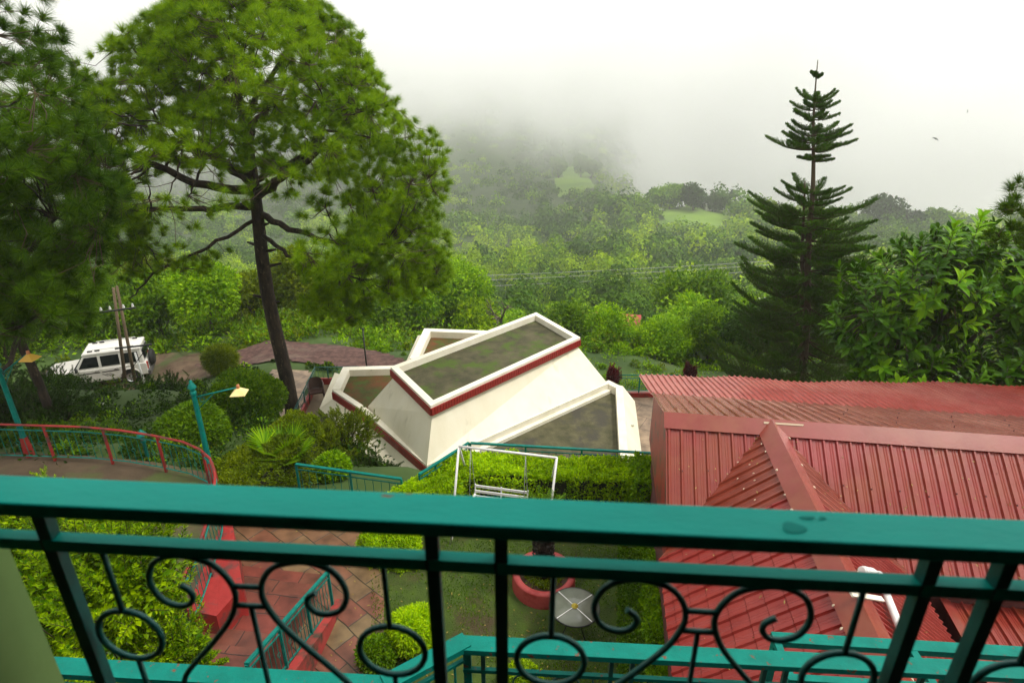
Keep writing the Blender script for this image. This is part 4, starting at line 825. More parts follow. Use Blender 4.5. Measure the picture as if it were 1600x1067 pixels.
def pine(label, base, ztop, trunk_r, limbs, tufts, needle, nn, wd, m_, seed, sec=160, tw=.012, stubs=()):
    """limbs: list of polylines; tufts: (n,3) positions, connected back to the limbs by twigs"""
    r = rs(seed); b = np.array(base, float); root = thing('pine_tree', label, 'pine tree', b)
    mb = MB(); n = 14; zz = np.linspace(b[2]-.5, ztop, n); pts = np.stack([b[0]+.10*np.sin(zz*.7+seed)+0*zz, b[1]+.08*np.cos(zz*.6), zz], 1)
    rad = trunk_r*np.interp(np.linspace(0, 1, n), [0, .06, .5, 1], [1.25, 1.0, .8, .12]); mb.tube(pts, rad, 14)
    for z, ang, L in stubs:
        p = np.array([np.interp(z, zz, pts[:, 0]), np.interp(z, zz, pts[:, 1]), z]); d = np.array([math.cos(ang), math.sin(ang), .12]); mb.tube([p, p+d*L*.6, p+d*L+ZZ*.03], [.075, .055, .035], 7)
    mb.build('trunk', bark, root)
    nodes = []; lb = MB()
    for P, r0, r1 in limbs:
        P = np.array(P, float); t = np.arange(len(P)); T_ = np.linspace(0, len(P)-1, 16); Q = np.stack([np.interp(T_, t, P[:, k]) for k in range(3)], 1)
        for _ in range(2): Q[1:-1] = (Q[:-2]+Q[1:-1]*2+Q[2:])/4
        Q[1:] += r.randn(15, 3)*.035; rd = np.linspace(r0, r1, 16); lb.tube(Q, rd, 8)
        for q, a in zip(Q[4:], rd[4:]): nodes.append((q, a))
    for z in np.arange(b[2]+(ztop-b[2])*.45, ztop, .5): nodes.append((np.array([b[0], b[1], z]), trunk_r*.4))
    NP_ = np.array([q for q, _ in nodes])
    S = tufts[r.choice(len(tufts), sec, replace=False)]; s2 = []
    for p in S:
        dd_ = NP_-p; dist = np.linalg.norm(dd_, axis=1)+np.maximum(0, NP_[:, 2]-p[2])*.8; i = dist.argmin(); a = NP_[i]; e = a+(p-a)*.86
        md = (a+e)/2+np.array([0, 0, -.10])*np.linalg.norm(p-a)+r.randn(3)*.12; q = np.linspace(0, 1, 8)[:, None]; cv = (1-q)**2*a+2*q*(1-q)*md+q*q*e; cv[1:-1] += r.randn(6, 3)*.03
        r0 = min(nodes[i][1]*.6, .05); lb.tube(cv, np.linspace(r0, .012, 8), 5, cap=False); s2.append(cv[2:])
    lb.build('limbs', bark, root)
    SN = np.concatenate(s2+[NP_]); dmin = np.concatenate([np.sqrt(((tufts[c:c+400][:, None]-SN[None])**2).sum(-1).min(1)) for c in range(0, len(tufts), 400)]); tufts = tufts[dmin < 1.5]; tb_ = MB(); ax = np.zeros_like(tufts)
    for c in range(0, len(tufts), 400):
        p = tufts[c:c+400]; D2 = ((p[:, None]-SN[None])**2).sum(-1)+np.maximum(0, SN[None, :, 2]-p[:, None, 2])*.3; i = D2.argmin(1); a = SN[i]
        L = np.linalg.norm(p-a, axis=1, keepdims=True); md = a*.45+p*.55+r.randn(len(p), 3)*.10*L-np.array([0, 0, .12])*L
        tb_.segs(a, md, tw, tw*.7, 3); tb_.segs(md, p, tw*.7, tw*.5, 3); ax[c:c+400] = nrm(nrm(p-md)+np.array([0, 0, .75]))
    okk = ax[:, 2] > -2; tb_.build('twigs', twig, root)
    nb = MB(); nb.needles(tufts, ax, nn, needle, wd, r, 1.15); nb.build('needles', m_, root); return root
# ---- the tall pine
r = rs(11)
px_, py_ = -8.45, 20.2
def dome(n, c, rx, ry_, zb_, zt_, r, lump=.13, inner=.38, pw=2.):
    out = []
    while len(out) < n:
        k = n*2; z = zb_+(zt_-zb_)*r.rand(k)**1.15; f = np.sqrt(np.clip(1-(np.clip(z-zb_-.8, 0, 99)/(zt_-zb_-.8))**pw, 0, 1))*np.where(z < zb_+.8, .80+.25*(z-zb_), 1)
        a = r.rand(k)*2*PI; lum = 1+lump*np.sin(a*3+z*1.1)+lump*.8*np.sin(a*7-z*2.3); q = np.where(r.rand(k) < .78, 1-(1-inner)*.45*r.rand(k)**1.6, inner+(1-inner)*r.rand(k)*.7)
        out += list(np.stack([c[0]+rx*f*q*lum*np.cos(a), c[1]+ry_*f*q*lum*np.sin(a), z], 1))
    return np.array(out[:n])
tf = dome(5200, (px_+.75, py_-.6), 4.95, 4.6, 4.4, 12.0, r, pw=2.3)
# cut the window under the crown around the trunk, add hanging sprays low on the right
tf = tf[~((tf[:, 2] < 6.6) & (np.hypot(tf[:, 0]-px_, tf[:, 1]-py_) < 3.5))]
tf = tf[~((tf[:, 1] < py_-.5) & (tf[:, 2] < 7.6) & (tf[:, 0] < px_+.3) & (tf[:, 0] > px_-3.2) & (r.rand(len(tf)) < .75))]
lowR = []
for c, R_, n in (((-3.6, 19.0, 4.6), (1.7, 1.9, 1.1), 230), ((-4.7, 18.6, 3.6), (1.6, 1.5, .9), 190), ((-5.6, 18.2, 2.9), (1.1, 1.1, .7), 110), ((-3.0, 19.6, 3.5), (1.0, 1.3, .9), 120), ((-6.3, 19., 3.6), (.9, 1., .6), 40), ((-11.0, 18.5, 4.2), (1.7, 1.3, .5), 110), ((-12.2, 19, 5.0), (1.2, 1.5, .9), 90), ((-9.4, 17.6, 4.6), (1.2, 1.0, .35), 36)):
    d = sph(n, r)*(1-.5*r.rand(n)[:, None]**1.3); lowR.append(np.array(c)+d*np.array(R_))
tf = np.concatenate([tf]+lowR)
def proj(P): d_ = P[:, 1]*math.cos(TH)+(H-P[:, 2])*math.sin(TH); return 800+F*P[:, 0]/d_, 533.5+F*((H-P[:, 2])*math.cos(TH)-P[:, 1]*math.sin(TH))/d_
ppx, ppy = proj(tf); rr1 = r.rand(len(tf)); cut = (ppx > 235) & (ppx < 405) & (ppy > 262) & (ppy < 400) & (rr1 < .72)
cut |= (ppx > 405) & (ppx < 545) & (ppy > 285) & (ppy < 372) & (rr1 < .72); cut |= (ppx > 385) & (ppx < 462) & (ppy > 318) & (ppy < 600); cut |= (ppx > 230) & (ppx < 470) & (ppy > 425)
cut |= (ppx > 470) & (ppy > 535); cut |= (ppy > 395) & (ppx < 300) & (rr1 < .6); tf = tf[~cut]
def L_(*p): return [np.array(q, float) for q in p]
tr = lambda z: (px_, py_, z)
limbs = [(L_(tr(6.1), (-9.4, 19.1, 6.4), (-11.0, 18.6, 7.3), (-12.4, 18.4, 8.2)), .16, .05), (L_(tr(5.6), (-10.2, 19.2, 5.7), (-12.4, 18.6, 5.8)), .13, .04),
         (L_(tr(5.9), (-7.3, 19.0, 6.5), (-5.9, 18.4, 7.5), (-5.0, 18, 8.6)), .16, .05), (L_(tr(6.0), (-6.6, 19.4, 6.9), (-5.0, 19.6, 8.2), (-4.0, 19.8, 9.0)), .13, .04),
         (L_(tr(5.4), (-6.8, 19.1, 5.0), (-5.2, 18.7, 4.6), (-3.9, 18.8, 4.7)), .12, .03), (L_(tr(4.7), (-7.2, 18.9, 4.3), (-5.8, 18.4, 3.9), (-4.8, 18.4, 3.7)), .08, .025),
         (L_(tr(6.6), (-8.6, 18.0, 7.4), (-9.0, 16.6, 8.4)), .13, .04), (L_(tr(6.8), (-7.6, 18.2, 8.2), (-7.0, 16.8, 9.4)), .12, .04), (L_(tr(7.2), (-8.4, 21, 8.2), (-8.2, 23, 8.8)), .12, .04),
         (L_(tr(7.8), (-9.6, 19.4, 9.0), (-10.8, 19.2, 10.2)), .10, .03), (L_(tr(8.2), (-7, 19.5, 9.6), (-5.8, 19.3, 11)), .10, .03), (L_(tr(6.4), (-6.8, 21, 7.2), (-5, 22.6, 7.6)), .11, .03), (L_(tr(6.3), (-9.8, 21, 7), (-11.6, 22.2, 7.4)), .11, .03),
         (L_(tr(5.2), (-9.6, 18.6, 4.6), (-11.2, 18.2, 3.9), (-12.0, 18.1, 3.1)), .07, .02), (L_(tr(9), (-8.8, 18.6, 10.6), (-9, 18, 11.8)), .08, .03), (L_(tr(9.6), (-7.6, 20, 11), (-7.0, 20.2, 12)), .08, .03)]
pine('tall umbrella shaped pine with bare dark trunk and bright green needle tufts', (px_, py_, tz(px_, py_)), 12.0, .27, limbs, tf, .26, 160, .0105, ndl, 3, sec=280,
     stubs=[(4.3, 2.9, .5), (4.1, -.2, .55), (3.55, .2, .6), (2.4, 3.0, .55), (2.2, .1, .35), (5.0, -.3, .4)])
# ---- dark pine at the left edge
r = rs(5); q0 = (-14.6, 16.6)
tf = dome(2500, (q0[0]+.3, q0[1]-2.0), 5.8, 5.6, 4.6, 13.2, r, .16, .3, pw=3)
ex = []
for c, R_, n in (((-9.6, 13.2, 7.2), (1.3, 1.3, 1.8), 150), ((-9.9, 12.8, 5.2), (1.5, 1.3, 1.0), 110), ((-10.4, 11.8, 8.2), (1.2, 1.2, 1.0), 60), ((-11.6, 12.6, 9.6), (1.3, 1.2, .8), 70), ((-11.8, 13.0, 5.2), (2.0, 1.6, 1.0), 130), ((-14.4, 15.5, 3.6), (2, 1.5, .7), 80), ((-16.5, 16.2, 3.2), (2.4, 2, 1.0), 120)):
    d = sph(n, r)*(1-.5*r.rand(n)[:, None]**1.3); ex.append(np.array(c)+d*np.array(R_))
tf = np.concatenate([tf]+ex)
pv = ray(150, 50); keepm = np.ones(len(tf), bool)      # a gap of sky between this crown and the tall pine, above its shoulder

pj = lambda P: 800+F*P[:, 0]/(P[:, 1]*math.cos(TH)+(H-P[:, 2])*math.sin(TH))
dpt = tf[:, 1]*math.cos(TH)+(H-tf[:, 2])*math.sin(TH); rowp = 533.5+F*((H-tf[:, 2])*math.cos(TH)-tf[:, 1]*math.sin(TH))/dpt
keepm &= pj(tf) < np.interp(rowp, [-100, 0, 70, 110, 150, 200, 300, 380, 520], [95, 105, 112, 130, 195, 222, 205, 170, 150])-8*r.rand(len(tf)); tf = tf[keepm]
tq = lambda z: (q0[0], q0[1], z)
limbs = [(L_(tq(4.5), (-12.5, 15, 5.2), (-10.2, 13.6, 6.6)), .12, .04), (L_(tq(3.6), (-12.8, 14.6, 3.6), (-11.0, 13.2, 4.4)), .11, .04), (L_(tq(6), (-13, 14.6, 7.5), (-11.6, 13, 9)), .12, .04), (L_(tq(7), (-15.5, 14, 8.5), (-16.5, 12, 10)), .12, .04),
         (L_(tq(3), (-16.5, 15, 3), (-18, 14, 3.5)), .1, .03), (L_(tq(8.5), (-13.6, 15.6, 10.5), (-13, 15, 12.5)), .1, .03), (L_(tq(2.4), (-14, 15, 2.0), (-13, 13.8, 2.2)), .08, .03)]
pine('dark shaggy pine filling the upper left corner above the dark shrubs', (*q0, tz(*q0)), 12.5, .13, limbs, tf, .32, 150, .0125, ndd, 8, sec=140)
# ---- pine branch tips entering at the right edge
r = rs(9); c0_ = (12.5, 11.6)
d = np.concatenate([np.array(c)+sph(n, r)*(1-.5*r.rand(n)[:, None])*np.array(R_) for c, R_, n in (((10.25, 12.2, 7.25), (.5, .6, .45), 26), ((10.2, 12.2, 6.55), (.5, .5, .25), 20), ((12, 12, 7.2), (1.5, 1.3, 1.6), 120), ((13.5, 12, 9.2), (1.5, 1.5, 1.2), 80))])
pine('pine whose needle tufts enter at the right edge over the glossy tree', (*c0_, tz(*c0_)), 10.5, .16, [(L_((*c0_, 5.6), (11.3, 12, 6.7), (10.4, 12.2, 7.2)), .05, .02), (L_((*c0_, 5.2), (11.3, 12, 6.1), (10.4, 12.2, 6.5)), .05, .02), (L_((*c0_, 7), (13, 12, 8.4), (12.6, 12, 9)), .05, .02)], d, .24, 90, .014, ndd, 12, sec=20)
# ---- norfolk pine
def norfolk(base, ztop, label):
    r = rs(21); b = np.array(base, float); root = thing('norfolk_pine', label, 'conifer', b)
    dep = b[1]*math.cos(TH)
    rows = [(118, 9, .9), (150, 30, .8), (163, 34, .5), (178, 38, .4), (200, 56, .5), (214, 62, .42), (226, 66, .36), (246, 30, .2), (292, 56, .5), (306, 66, .5), (322, 100, .42), (338, 98, .36), (352, 100, .34), (368, 94, .3), (384, 100, .28), (400, 104, .28), (416, 104, .26), (432, 110, .24), (450, 114, .24), (470, 116, .22), (494, 120, .2), (520, 128, .18), (546, 132, .15), (574, 140, .12), (604, 140, .1), (640, 140, .05)]
    mb = MB(); zs_ = np.linspace(b[2], ztop, 20); lean = lambda z: -.150*(z+1)
    mb.tube([np.array([b[0]+lean(z)+.04*math.sin(z*1.3), b[1], z]) for z in zs_], np.interp(np.linspace(0, 1, 20), [0, .5, 1], [.17, .11, .012]), 9)
    z7 = 2.0; mb.tube([np.array([b[0]-.2+lean(z), b[1]+.1, z]) if i else np.array([b[0]+lean(z), b[1], z]) for i, z in enumerate((z7, 3.2, 4.4, 5.6, 6.2))], [.08, .07, .055, .04, .02], 7)
    mb.build('trunk', mat('ochre_bark', (.05, .035, .016), (.10, .07, .035), rough=.9, scale=5, bump=.5), root)
    fb = MB(); lb = MB()
    for row, hw, upk in rows:
        Y_ = b[1]; zc = H-kk(row)*Y_; d = Y_*math.cos(TH)+(H-zc)*math.sin(TH); Lm = hw*d/F
        nb_ = 10 if Lm > 2.4 else 8 if Lm > 1.8 else 6 if Lm > .5 else 5; a0 = r.rand()*2*PI
        for k in range(nb_):
            if Lm > 1.5 and r.rand() < .12: continue
            a = a0+2*PI*k/nb_+r.randn()*.12; L = Lm*((.80 if zc < 4.5 else .62)+(.28 if zc < 4.5 else .44)*r.rand()); t = np.linspace(0, 1, 14); o = np.array([b[0]+float(lean(zc)), b[1], zc-L*upk*.35+r.randn()*.05])
            dr = np.array([math.cos(a), math.sin(a), 0]); sd = np.array([-math.sin(a), math.cos(a), 0])
            droop = .18 if zc < 3 else .04
            cen = o+dr*(L*t)[:, None]+ZZ*(L*(upk*(t**2.0)*.62-droop*np.sin(t*PI)))[:, None]
            lb.tube(cen, np.linspace(.028, .008, 14)*(.6+.4*min(L, 1.5)), 5, cap=False)
            ns_ = max(8, int(L/(.056 if zc < 4.5 else .070))); tt_ = np.linspace(.16, 1, ns_)
            for s in (-1, 1, 0):
                P_ = np.stack([np.interp(tt_, t, cen[:, j]) for j in range(3)], 1); wl_ = (L*.34+.12)*np.sqrt(np.clip(tt_*1.5, 0, 1))*np.clip(1.12-tt_, .08, 1)**.9*(.8+.4*r.rand(ns_))
                if s == 0: D_ = nrm(dr*.8+ZZ*.8+r.randn(ns_, 3)*.1); wl_ = wl_*.55
                else: D_ = nrm(dr*.75+sd*s*.75+ZZ*.42+r.randn(ns_, 3)*.08)
                M_ = P_+D_*wl_[:, None]*.5; E_ = M_+nrm(D_+ZZ*.55)*wl_[:, None]*.55
                # each branchlet is a rope of short needles
                for A_, B_ in ((P_, M_), (M_, E_)):
                    lb.segs(A_, B_, .006, .004, 3)
                    m_ = 9; f = (np.arange(m_)+.5)/m_; Pn = (A_[:, None]*(1-f)[None, :, None]+B_[:, None]*f[None, :, None]).reshape(-1, 3); Dn = np.repeat(nrm(B_-A_), m_, 0)
                    for _ in range(2): fb.leaves(Pn, nrm(Dn*.85+r.randn(len(Pn), 3)*.5), r.randn(len(Pn), 3), .07, .013, .0)
    lb.build('branches', twig, root); fb.build('foliage', lf_nor, root); return root
nb_ = np.array([11.5, 21.6]); norfolk((*nb_, tz(*nb_)), H+.62, 'tall dark norfolk pine with tiered upswept branches')
# ---- glossy broadleaf tree at the right
def rubber(base, label):
    r = rs(31); b = np.array(base, float); root = thing('glossy_leaf_tree', label, 'tree', b); mb = MB(); fb = MB(); cc = b+np.array([0, 0, 4.8-.2])
    mb.tube([b-ZZ*.3, b+ZZ*1.5+np.array([.1, 0, 0]), b+ZZ*3.2, cc], [.2, .17, .13, .08], 9)
    LC = [((12.6, 16.6, 3.6), (3.4, 2.6, 2.3)), ((10.3, 15.6, 3.2), (1.6, 1.7, 1.4)), ((15.5, 16.5, 3.8), (3.2, 2.6, 2.6)), ((11.2, 15.4, 4.4), (1.7, 1.5, 1.5)), ((13.6, 15.2, 4.5), (1.9, 1.6, 1.5)), ((11.2, 14.6, 1.8), (2.0, 1.4, 1.3)), ((13.4, 14.4, 2.0), (2.6, 1.4, 1.6)), ((12.4, 16.5, 5.0), (1.7, 1.2, 1.0))]
    tips = []
    for c, R_ in LC:
        n = int(46*R_[0]*R_[2]/2.2); d = sph(n, r); tips.append(np.array(c)+d*np.array(R_)*(1-.25*r.rand(n))[:, None])
        m_ = (b+ZZ*2.5+np.array(c))/2; mb.tube([b+ZZ*(1.5+r.rand()), m_, np.array(c)], [.1, .07, .03], 6)
    T_ = np.concatenate(tips); top = [(11.0, 15.0, 6.15), (11.9, 15.4, 6.3), (12.6, 15.2, 6.0), (10.2, 15, 5.3), (13.4, 15.4, 6.1), (9.9, 14.9, 4.9), (14.4, 15.2, 6.3)]
    C3 = np.array([c for c, _ in LC])
    allT = [(p, 0) for p in T_]+[(np.array(p), 1) for p in top]
    for p, sp in allT:
        i = np.argmin(((C3-p)**2).sum(1)); ax = nrm(nrm(p-C3[i])+np.array([0, 0, .8 if not sp else 3])); s0_ = p-ax*(.5 if not sp else .8)
        mb.segs([C3[i]*.5+p*.5], [s0_], .02, .014, 3); mb.segs([s0_], [p], .014, .008, 3)
        n = 11 if not sp else 26; f = np.linspace(0, 1, n); a = np.arange(n)*2.4+r.rand()*6; el = .15+f*.9; u_ = nrm(np.cross(ax, [.3, .7, .2])); v_ = np.cross(ax, u_)
        D_ = np.cos(el)[:, None]*(np.cos(a)[:, None]*u_+np.sin(a)[:, None]*v_)+np.sin(el)[:, None]*ax; D_[:, 2] -= .12; D_ = nrm(D_)
        B_ = s0_+ax*(f*(.38 if not sp else .75))[:, None]; Ln = (.46-.14*f)*(.8+.3*r.rand(n)); Wd = Ln*.36; Nn = ax-D_*(D_@ax)[:, None]
        sdv = nrm(np.cross(D_, Nn)); up = np.cross(sdv, D_); bend = -.14*Ln[:, None]*up
        c1_ = B_+D_*Ln[:, None]*.35+up*Ln[:, None]*.03; c2_ = B_+D_*Ln[:, None]*.72; e = B_+D_*Ln[:, None]+bend
        q = Wd[:, None]/2; V = np.stack([B_, c1_+sdv*q+up*.25*q, c1_, c1_-sdv*q+up*.25*q, c2_+sdv*q*.8+up*.2*q, c2_, c2_-sdv*q*.8+up*.2*q, e], 1)
        base_ = (np.arange(n)*8)[:, None, None]; quads = np.array([[1, 2, 5, 4], [2, 3, 6, 5]])[None]+base_; tris = np.array([[0, 2, 1], [0, 3, 2], [4, 5, 7], [5, 6, 7]])[None]+base_
        mi = 1 if (sp or r.rand() < .16) else 0; nv = fb.n; fb.add(V.reshape(-1, 3), quads.reshape(-1, 4), mi); fb.Fs.append((tris.reshape(-1, 3)+nv, mi, False))
    mb.build('trunk', gbark, root); fb.build('crown', [lf_rub, lf_rbt], root); return root
rubber((12.6, 16.6, tz(12.6, 16.6)), 'broad glossy leaved tree with rosettes behind the red roof')
# ---- hedges and shrubs in the garden
def hedge(label, poly, z0, z1, m_, n, L, seed, cat='hedge', group=None, name='hedge', wob=.10):
    r = rs(seed); P = np.array([[p[0], p[1]] for p in poly]); c = P.mean(0); root = thing(name, label, cat, (c[0], c[1], z0), group)
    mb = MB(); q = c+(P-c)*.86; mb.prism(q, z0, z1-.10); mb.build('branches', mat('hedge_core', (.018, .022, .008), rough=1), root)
    k = len(P); per = [(np.linalg.norm(P[(i+1) % k]-P[i]))*(z1-z0) for i in range(k)]; x, y = P[:, 0], P[:, 1]; area = abs(np.sum(x*np.roll(y, -1)-np.roll(x, -1)*y))/2
    tot = sum(per)+area*1.6; fb = MB()
    def put(B_, N_):
        m = len(B_); B_ = B_+N_*(fbm(B_[:, 0]*3, B_[:, 1]*3+B_[:, 2]*2, seed)[:, None]*wob*4+r.randn(m, 1)*.02-.05*r.rand(m, 1)); fb.leaves(B_, nrm(N_*.8+r.randn(m, 3)*.7), nrm(N_*.5+ZZ*.6+r.randn(m, 3)*.55), L*1.25*(.7+.6*r.rand(m)), L*.65*(.7+.6*r.rand(m)), .1)
    for i in range(k):
        m = int(n*per[i]/tot); t = r.rand(m, 1); e = P[(i+1) % k]-P[i]; nn_ = np.array([e[1], -e[0], 0])/np.linalg.norm(e)
        if nn_[:2]@(P[i]-c) < 0: nn_ = -nn_
        h = r.rand(m, 1)*(z1-z0)+z0; put(np.c_[P[i]+e*t, h]-nn_*(.02+.0*h), np.repeat(nn_[None], m, 0))
    m = int(n*area*1.6/tot*1.5); lo, hi = P.min(0), P.max(0); g = lo+r.rand(m*4, 2)*(hi-lo); ins_ = np.ones(len(g), bool)
    s = np.sign(np.sum(x*np.roll(y, -1)-np.roll(x, -1)*y))
    for i in range(k): e = P[(i+1) % k]-P[i]; ins_ &= s*(e[0]*(g[:, 1]-P[i, 1])-e[1]*(g[:, 0]-P[i, 0])) > 0
    g = g[ins_][:m]; put(np.c_[g, np.full(len(g), z1)], np.repeat(ZZ[None], len(g), 0)); fb.build('foliage', m_, root); return root
def bush(label, c, R_, m_, n, L, seed, lumps=5, cat='bush', name='bush', group=None, W_=.5, shell=.3, z0=None):
    r = rs(seed); c = np.array(c, float); R_ = np.array(R_, float); zb = c[2]-R_[2] if z0 is None else z0; root = thing(name, label, cat, (c[0], c[1], zb), group)
    mb = MB(); fb = MB()
    for i in range(7): d = sph(1, r)[0]; d[2] = abs(d[2])+.3; mb.tube([np.array([c[0], c[1], zb-.1]), c*.6+np.array([c[0], c[1], zb])*.4+d*R_*.2, c+d*R_*.6], [.03, .022, .01], 5)
    k = 10; 
    mb.build('stems', gbark, root)
    LC = [(c, .82)]+[(c+sph(1, r)[0]*R_*.45, .45+.15*r.rand()) for _ in range(lumps)]; tot = sum(s*s for _, s in LC)
    for cc, s in LC: leaf_blob(fb, cc, R_*s, int(n*s*s/tot), L, L*W_, r, shell, .5, 1.0)
    leaf_blob(fb, c, R_*.72, int(n*.25), L*1.3, L*W_*1.4, r, .25)
    fb.build('foliage', m_, root); return root
A3 = lambda pts, z: [at(x, y, z)[:2] for x, y in pts]
hedge('clipped lime hedge behind the white swing', A3([(722, 706), (1000, 716), (1003, 748), (800, 745), (700, 742)], .85), 0, .85, lf_lime, 26000, .062, 41)
hedge('lime hedge along the diagonal fence, left of the swing', A3([(715, 708), (660, 742), (590, 775), (600, 790), (700, 775), (728, 738)], .8), 0, .8, lf_lime, 16000, .062, 42)
hedge('square clipped hedge block against the red roof corner', A3([(992, 712), (1046, 712), (1048, 760), (994, 757)], .95), 0, .95, lf_brt, 9000, .06, 43)
hedge('narrow bright green hedge strip along the red roofed house', A3([(1003, 790), (1060, 790), (1075, 1250), (1022, 1250)], .45), 0, .45, lf_brt, 24000, .055, 44)
hedge('small lime hedge block beside the flagstone path', A3([(560, 835), (655, 832), (660, 868), (575, 868)], .4), 0, .42, lf_lime, 7000, .05, 45)
hedge('sloping olive clipped hedge left of the fan palm', A3([(335, 725), (455, 640), (500, 650), (470, 690), (395, 760), (340, 770)], .95), -.8, .95, lf_oli, 24000, .06, 46, wob=.08)
cb1 = at(642, 985, .42); bush('round lime bush behind the lower teal railing', cb1, (.55, .5, .48), lf_lime, 9000, .065, 47, W_=.35)
cb2 = at(600, 1010, .3); bush('darker green bush at the foot of the round lime bush', cb2-np.array([.1, .15, 0]), (.4, .4, .35), lf_mid, 5000, .06, 48)
cb3 = at(815, 1058, .2); bush('yellow green bush peeping through the lower railing scrolls', cb3, (.38, .35, .28), lf_yel, 3500, .055, 49)
# ground cover at the lawn edge
r = rs(50); mb = MB(); P = at(985, 960, 0); n = 9000; q = np.array([at(x, y, 0) for x, y in zip(965+r.rand(n)*45, 840+r.rand(n)*240)]); q[:, 2] = r.rand(n)*.12; mb.leaves(q, nrm(r.randn(n, 3)+ZZ*.6), nrm(r.randn(n, 3)*.4+ZZ), .05, .035, .05)
tag(mb.build('ground_cover', lf_mid), 'low leafy ground cover between lawn and hedge strip', 'ground cover', kind='stuff')
n = 26000; xs = 580+r.rand(n)*440; ys = 775+r.rand(n)*300; q = np.array([at(x, y, .0) for x, y in zip(xs, ys)]); dn = fbm(q[:, 0]*1.1, q[:, 1]*1.1, 77)+r.randn(n)*.08; q = q[dn > -.05]; mb = MB()
mb.leaves(q, nrm(r.randn(len(q), 3)*.6+ZZ), r.randn(len(q), 3), .045+.03*r.rand(len(q)), .014, .05); tag(mb.build('grass', lf_mid), 'short patchy lawn grass', 'grass', kind='stuff')
# big yellow-green shrub below the balcony at the left, plus its darker neighbours
def stemmy(label, c, R_, m_, n, L, seed, lumps=12, z0=0, cat='shrub', W_=.38, group=None):
    """loose shrub of leafy sprays"""
    r = rs(seed); c = np.array(c, float); R_ = np.array(R_, float); root = thing('shrub', label, cat, (c[0], c[1], z0), group); mb = MB(); fb = MB(); base = np.array([c[0], c[1], z0-.1])
    ns_ = int(n/34); d = sph(ns_, r); d[:, 2] = np.where(d[:, 2] < -.5, -d[:, 2], d[:, 2]); lum = 1+.22*np.sin(d[:, 0]*5+seed)+.18*np.sin(d[:, 1]*7+2)
    E_ = c+d*R_*(lum*(1-.45*r.rand(ns_)**1.4))[:, None]; D_ = nrm(d*R_/R_.max()+np.array([0, 0, .55])+r.randn(ns_, 3)*.35); sl2 = L*3.6
    S_ = E_-D_*sl2; mb.segs(S_, E_, .006, .003, 3); k = min(60, ns_); mb.segs(np.repeat((base+(c-base)*.3)[None], k, 0)+r.randn(k, 3)*.06, S_[:k], .014, .006, 3); mb.tube([base, base+(c-base)*.4], [.05, .03], 6)
    f = np.tile(np.linspace(.05, 1, 34), ns_); idx_ = np.repeat(np.arange(ns_), 34); B_ = S_[idx_]+D_[idx_]*(sl2*f)[:, None]; a = np.tile(np.arange(34)*2.4, ns_)+idx_; u_ = nrm(np.cross(D_, [.2, .5, .9])); v_ = np.cross(D_, u_)
    Ld = nrm(D_[idx_]*.65+(np.cos(a)[:, None]*u_[idx_]+np.sin(a)[:, None]*v_[idx_])*(1.05-.5*f)[:, None]); LL = L*(.75+.5*r.rand(len(B_)))*(1.1-.45*f)
    fb.leaves(B_, Ld, nrm(D_[idx_]+ZZ*.5+r.randn(len(B_), 3)*.2), LL, LL*W_, .08); leaf_blob(fb, c, R_*.7, int(n*.12), L*1.2, L*.6, r, .5)
    mb.build('stems', twig, root); fb.build('foliage', m_, root); return root
cA = at(165, 925, 4.0); stemmy('big yellow green shrub right under the balcony at lower left', cA, (1.05, 1.0, .9), lf_yel, 19000, .085, 51, z0=1.2)
stemmy('yellow green sprays of the shrub lowest beside the red wall', at(265, 1030, 3.2), (.6, .55, .55), lf_yel, 10000, .07, 52, z0=1.2)
stemmy('dark green shrub between the pale pillar and the yellow green shrub', at(60, 930, 3.6), (.8, .7, .9), lf_mid, 14000, .075, 53, z0=1.2)
stemmy('yellow green shrub top seen between the two upper rails at far left', at(60, 812, 3.4), (.9, .7, .6), lf_yel, 9000, .075, 54, z0=1.2)
stemmy('leafy shrub seen between the rails above the scroll at left', at(185, 822, 3.0), (.75, .6, .45), lf_brt, 9000, .07, 55, z0=1.2)
# round trimmed trees and shrubs behind the walkway
GR = None
bush('dense round dark green bush left of the tall pine trunk', at(388, 622, -.3), (1.25, 1.2, 1.15), lf_mid, 26000, .10, 56, lumps=8, z0=-1.4, W_=.55)
bush('spreading round bush behind the cream lamp shade pole', at(300, 668, .1), (1.25, 1.0, .75), lf_mid, 20000, .09, 57, lumps=8, z0=-1.0, W_=.55)
bush('arching weeping grass clump beside the gravel track', at(345, 562, -2.4), (.75, .7, .7), lf_oli, 9000, .30, 58, lumps=2, W_=.07, name='grass_clump', cat='plant', z0=-3.2)
stemmy('thin twiggy dark shrub below the wooden poles', at(262, 628, -2.6), (1.9, 1.4, .95), lf_drk, 20000, .10, 59, z0=-3.6)
stemmy('thin twiggy shrub with small leaves left of the poles', at(150, 668, -1.6), (1.8, 1.2, .7), lf_drk, 15000, .10, 60, z0=-2.6)
stemmy('slender olive shrub in front of the sloping white apron', at(545, 680, -.4), (.95, .8, .95), lf_oli, 13000, .07, 61, z0=-1.6)
stemmy('rounded olive shrub above the garden fence', at(490, 700, -.3), (.9, .8, .8), lf_oli, 16000, .075, 62, z0=-1.2)
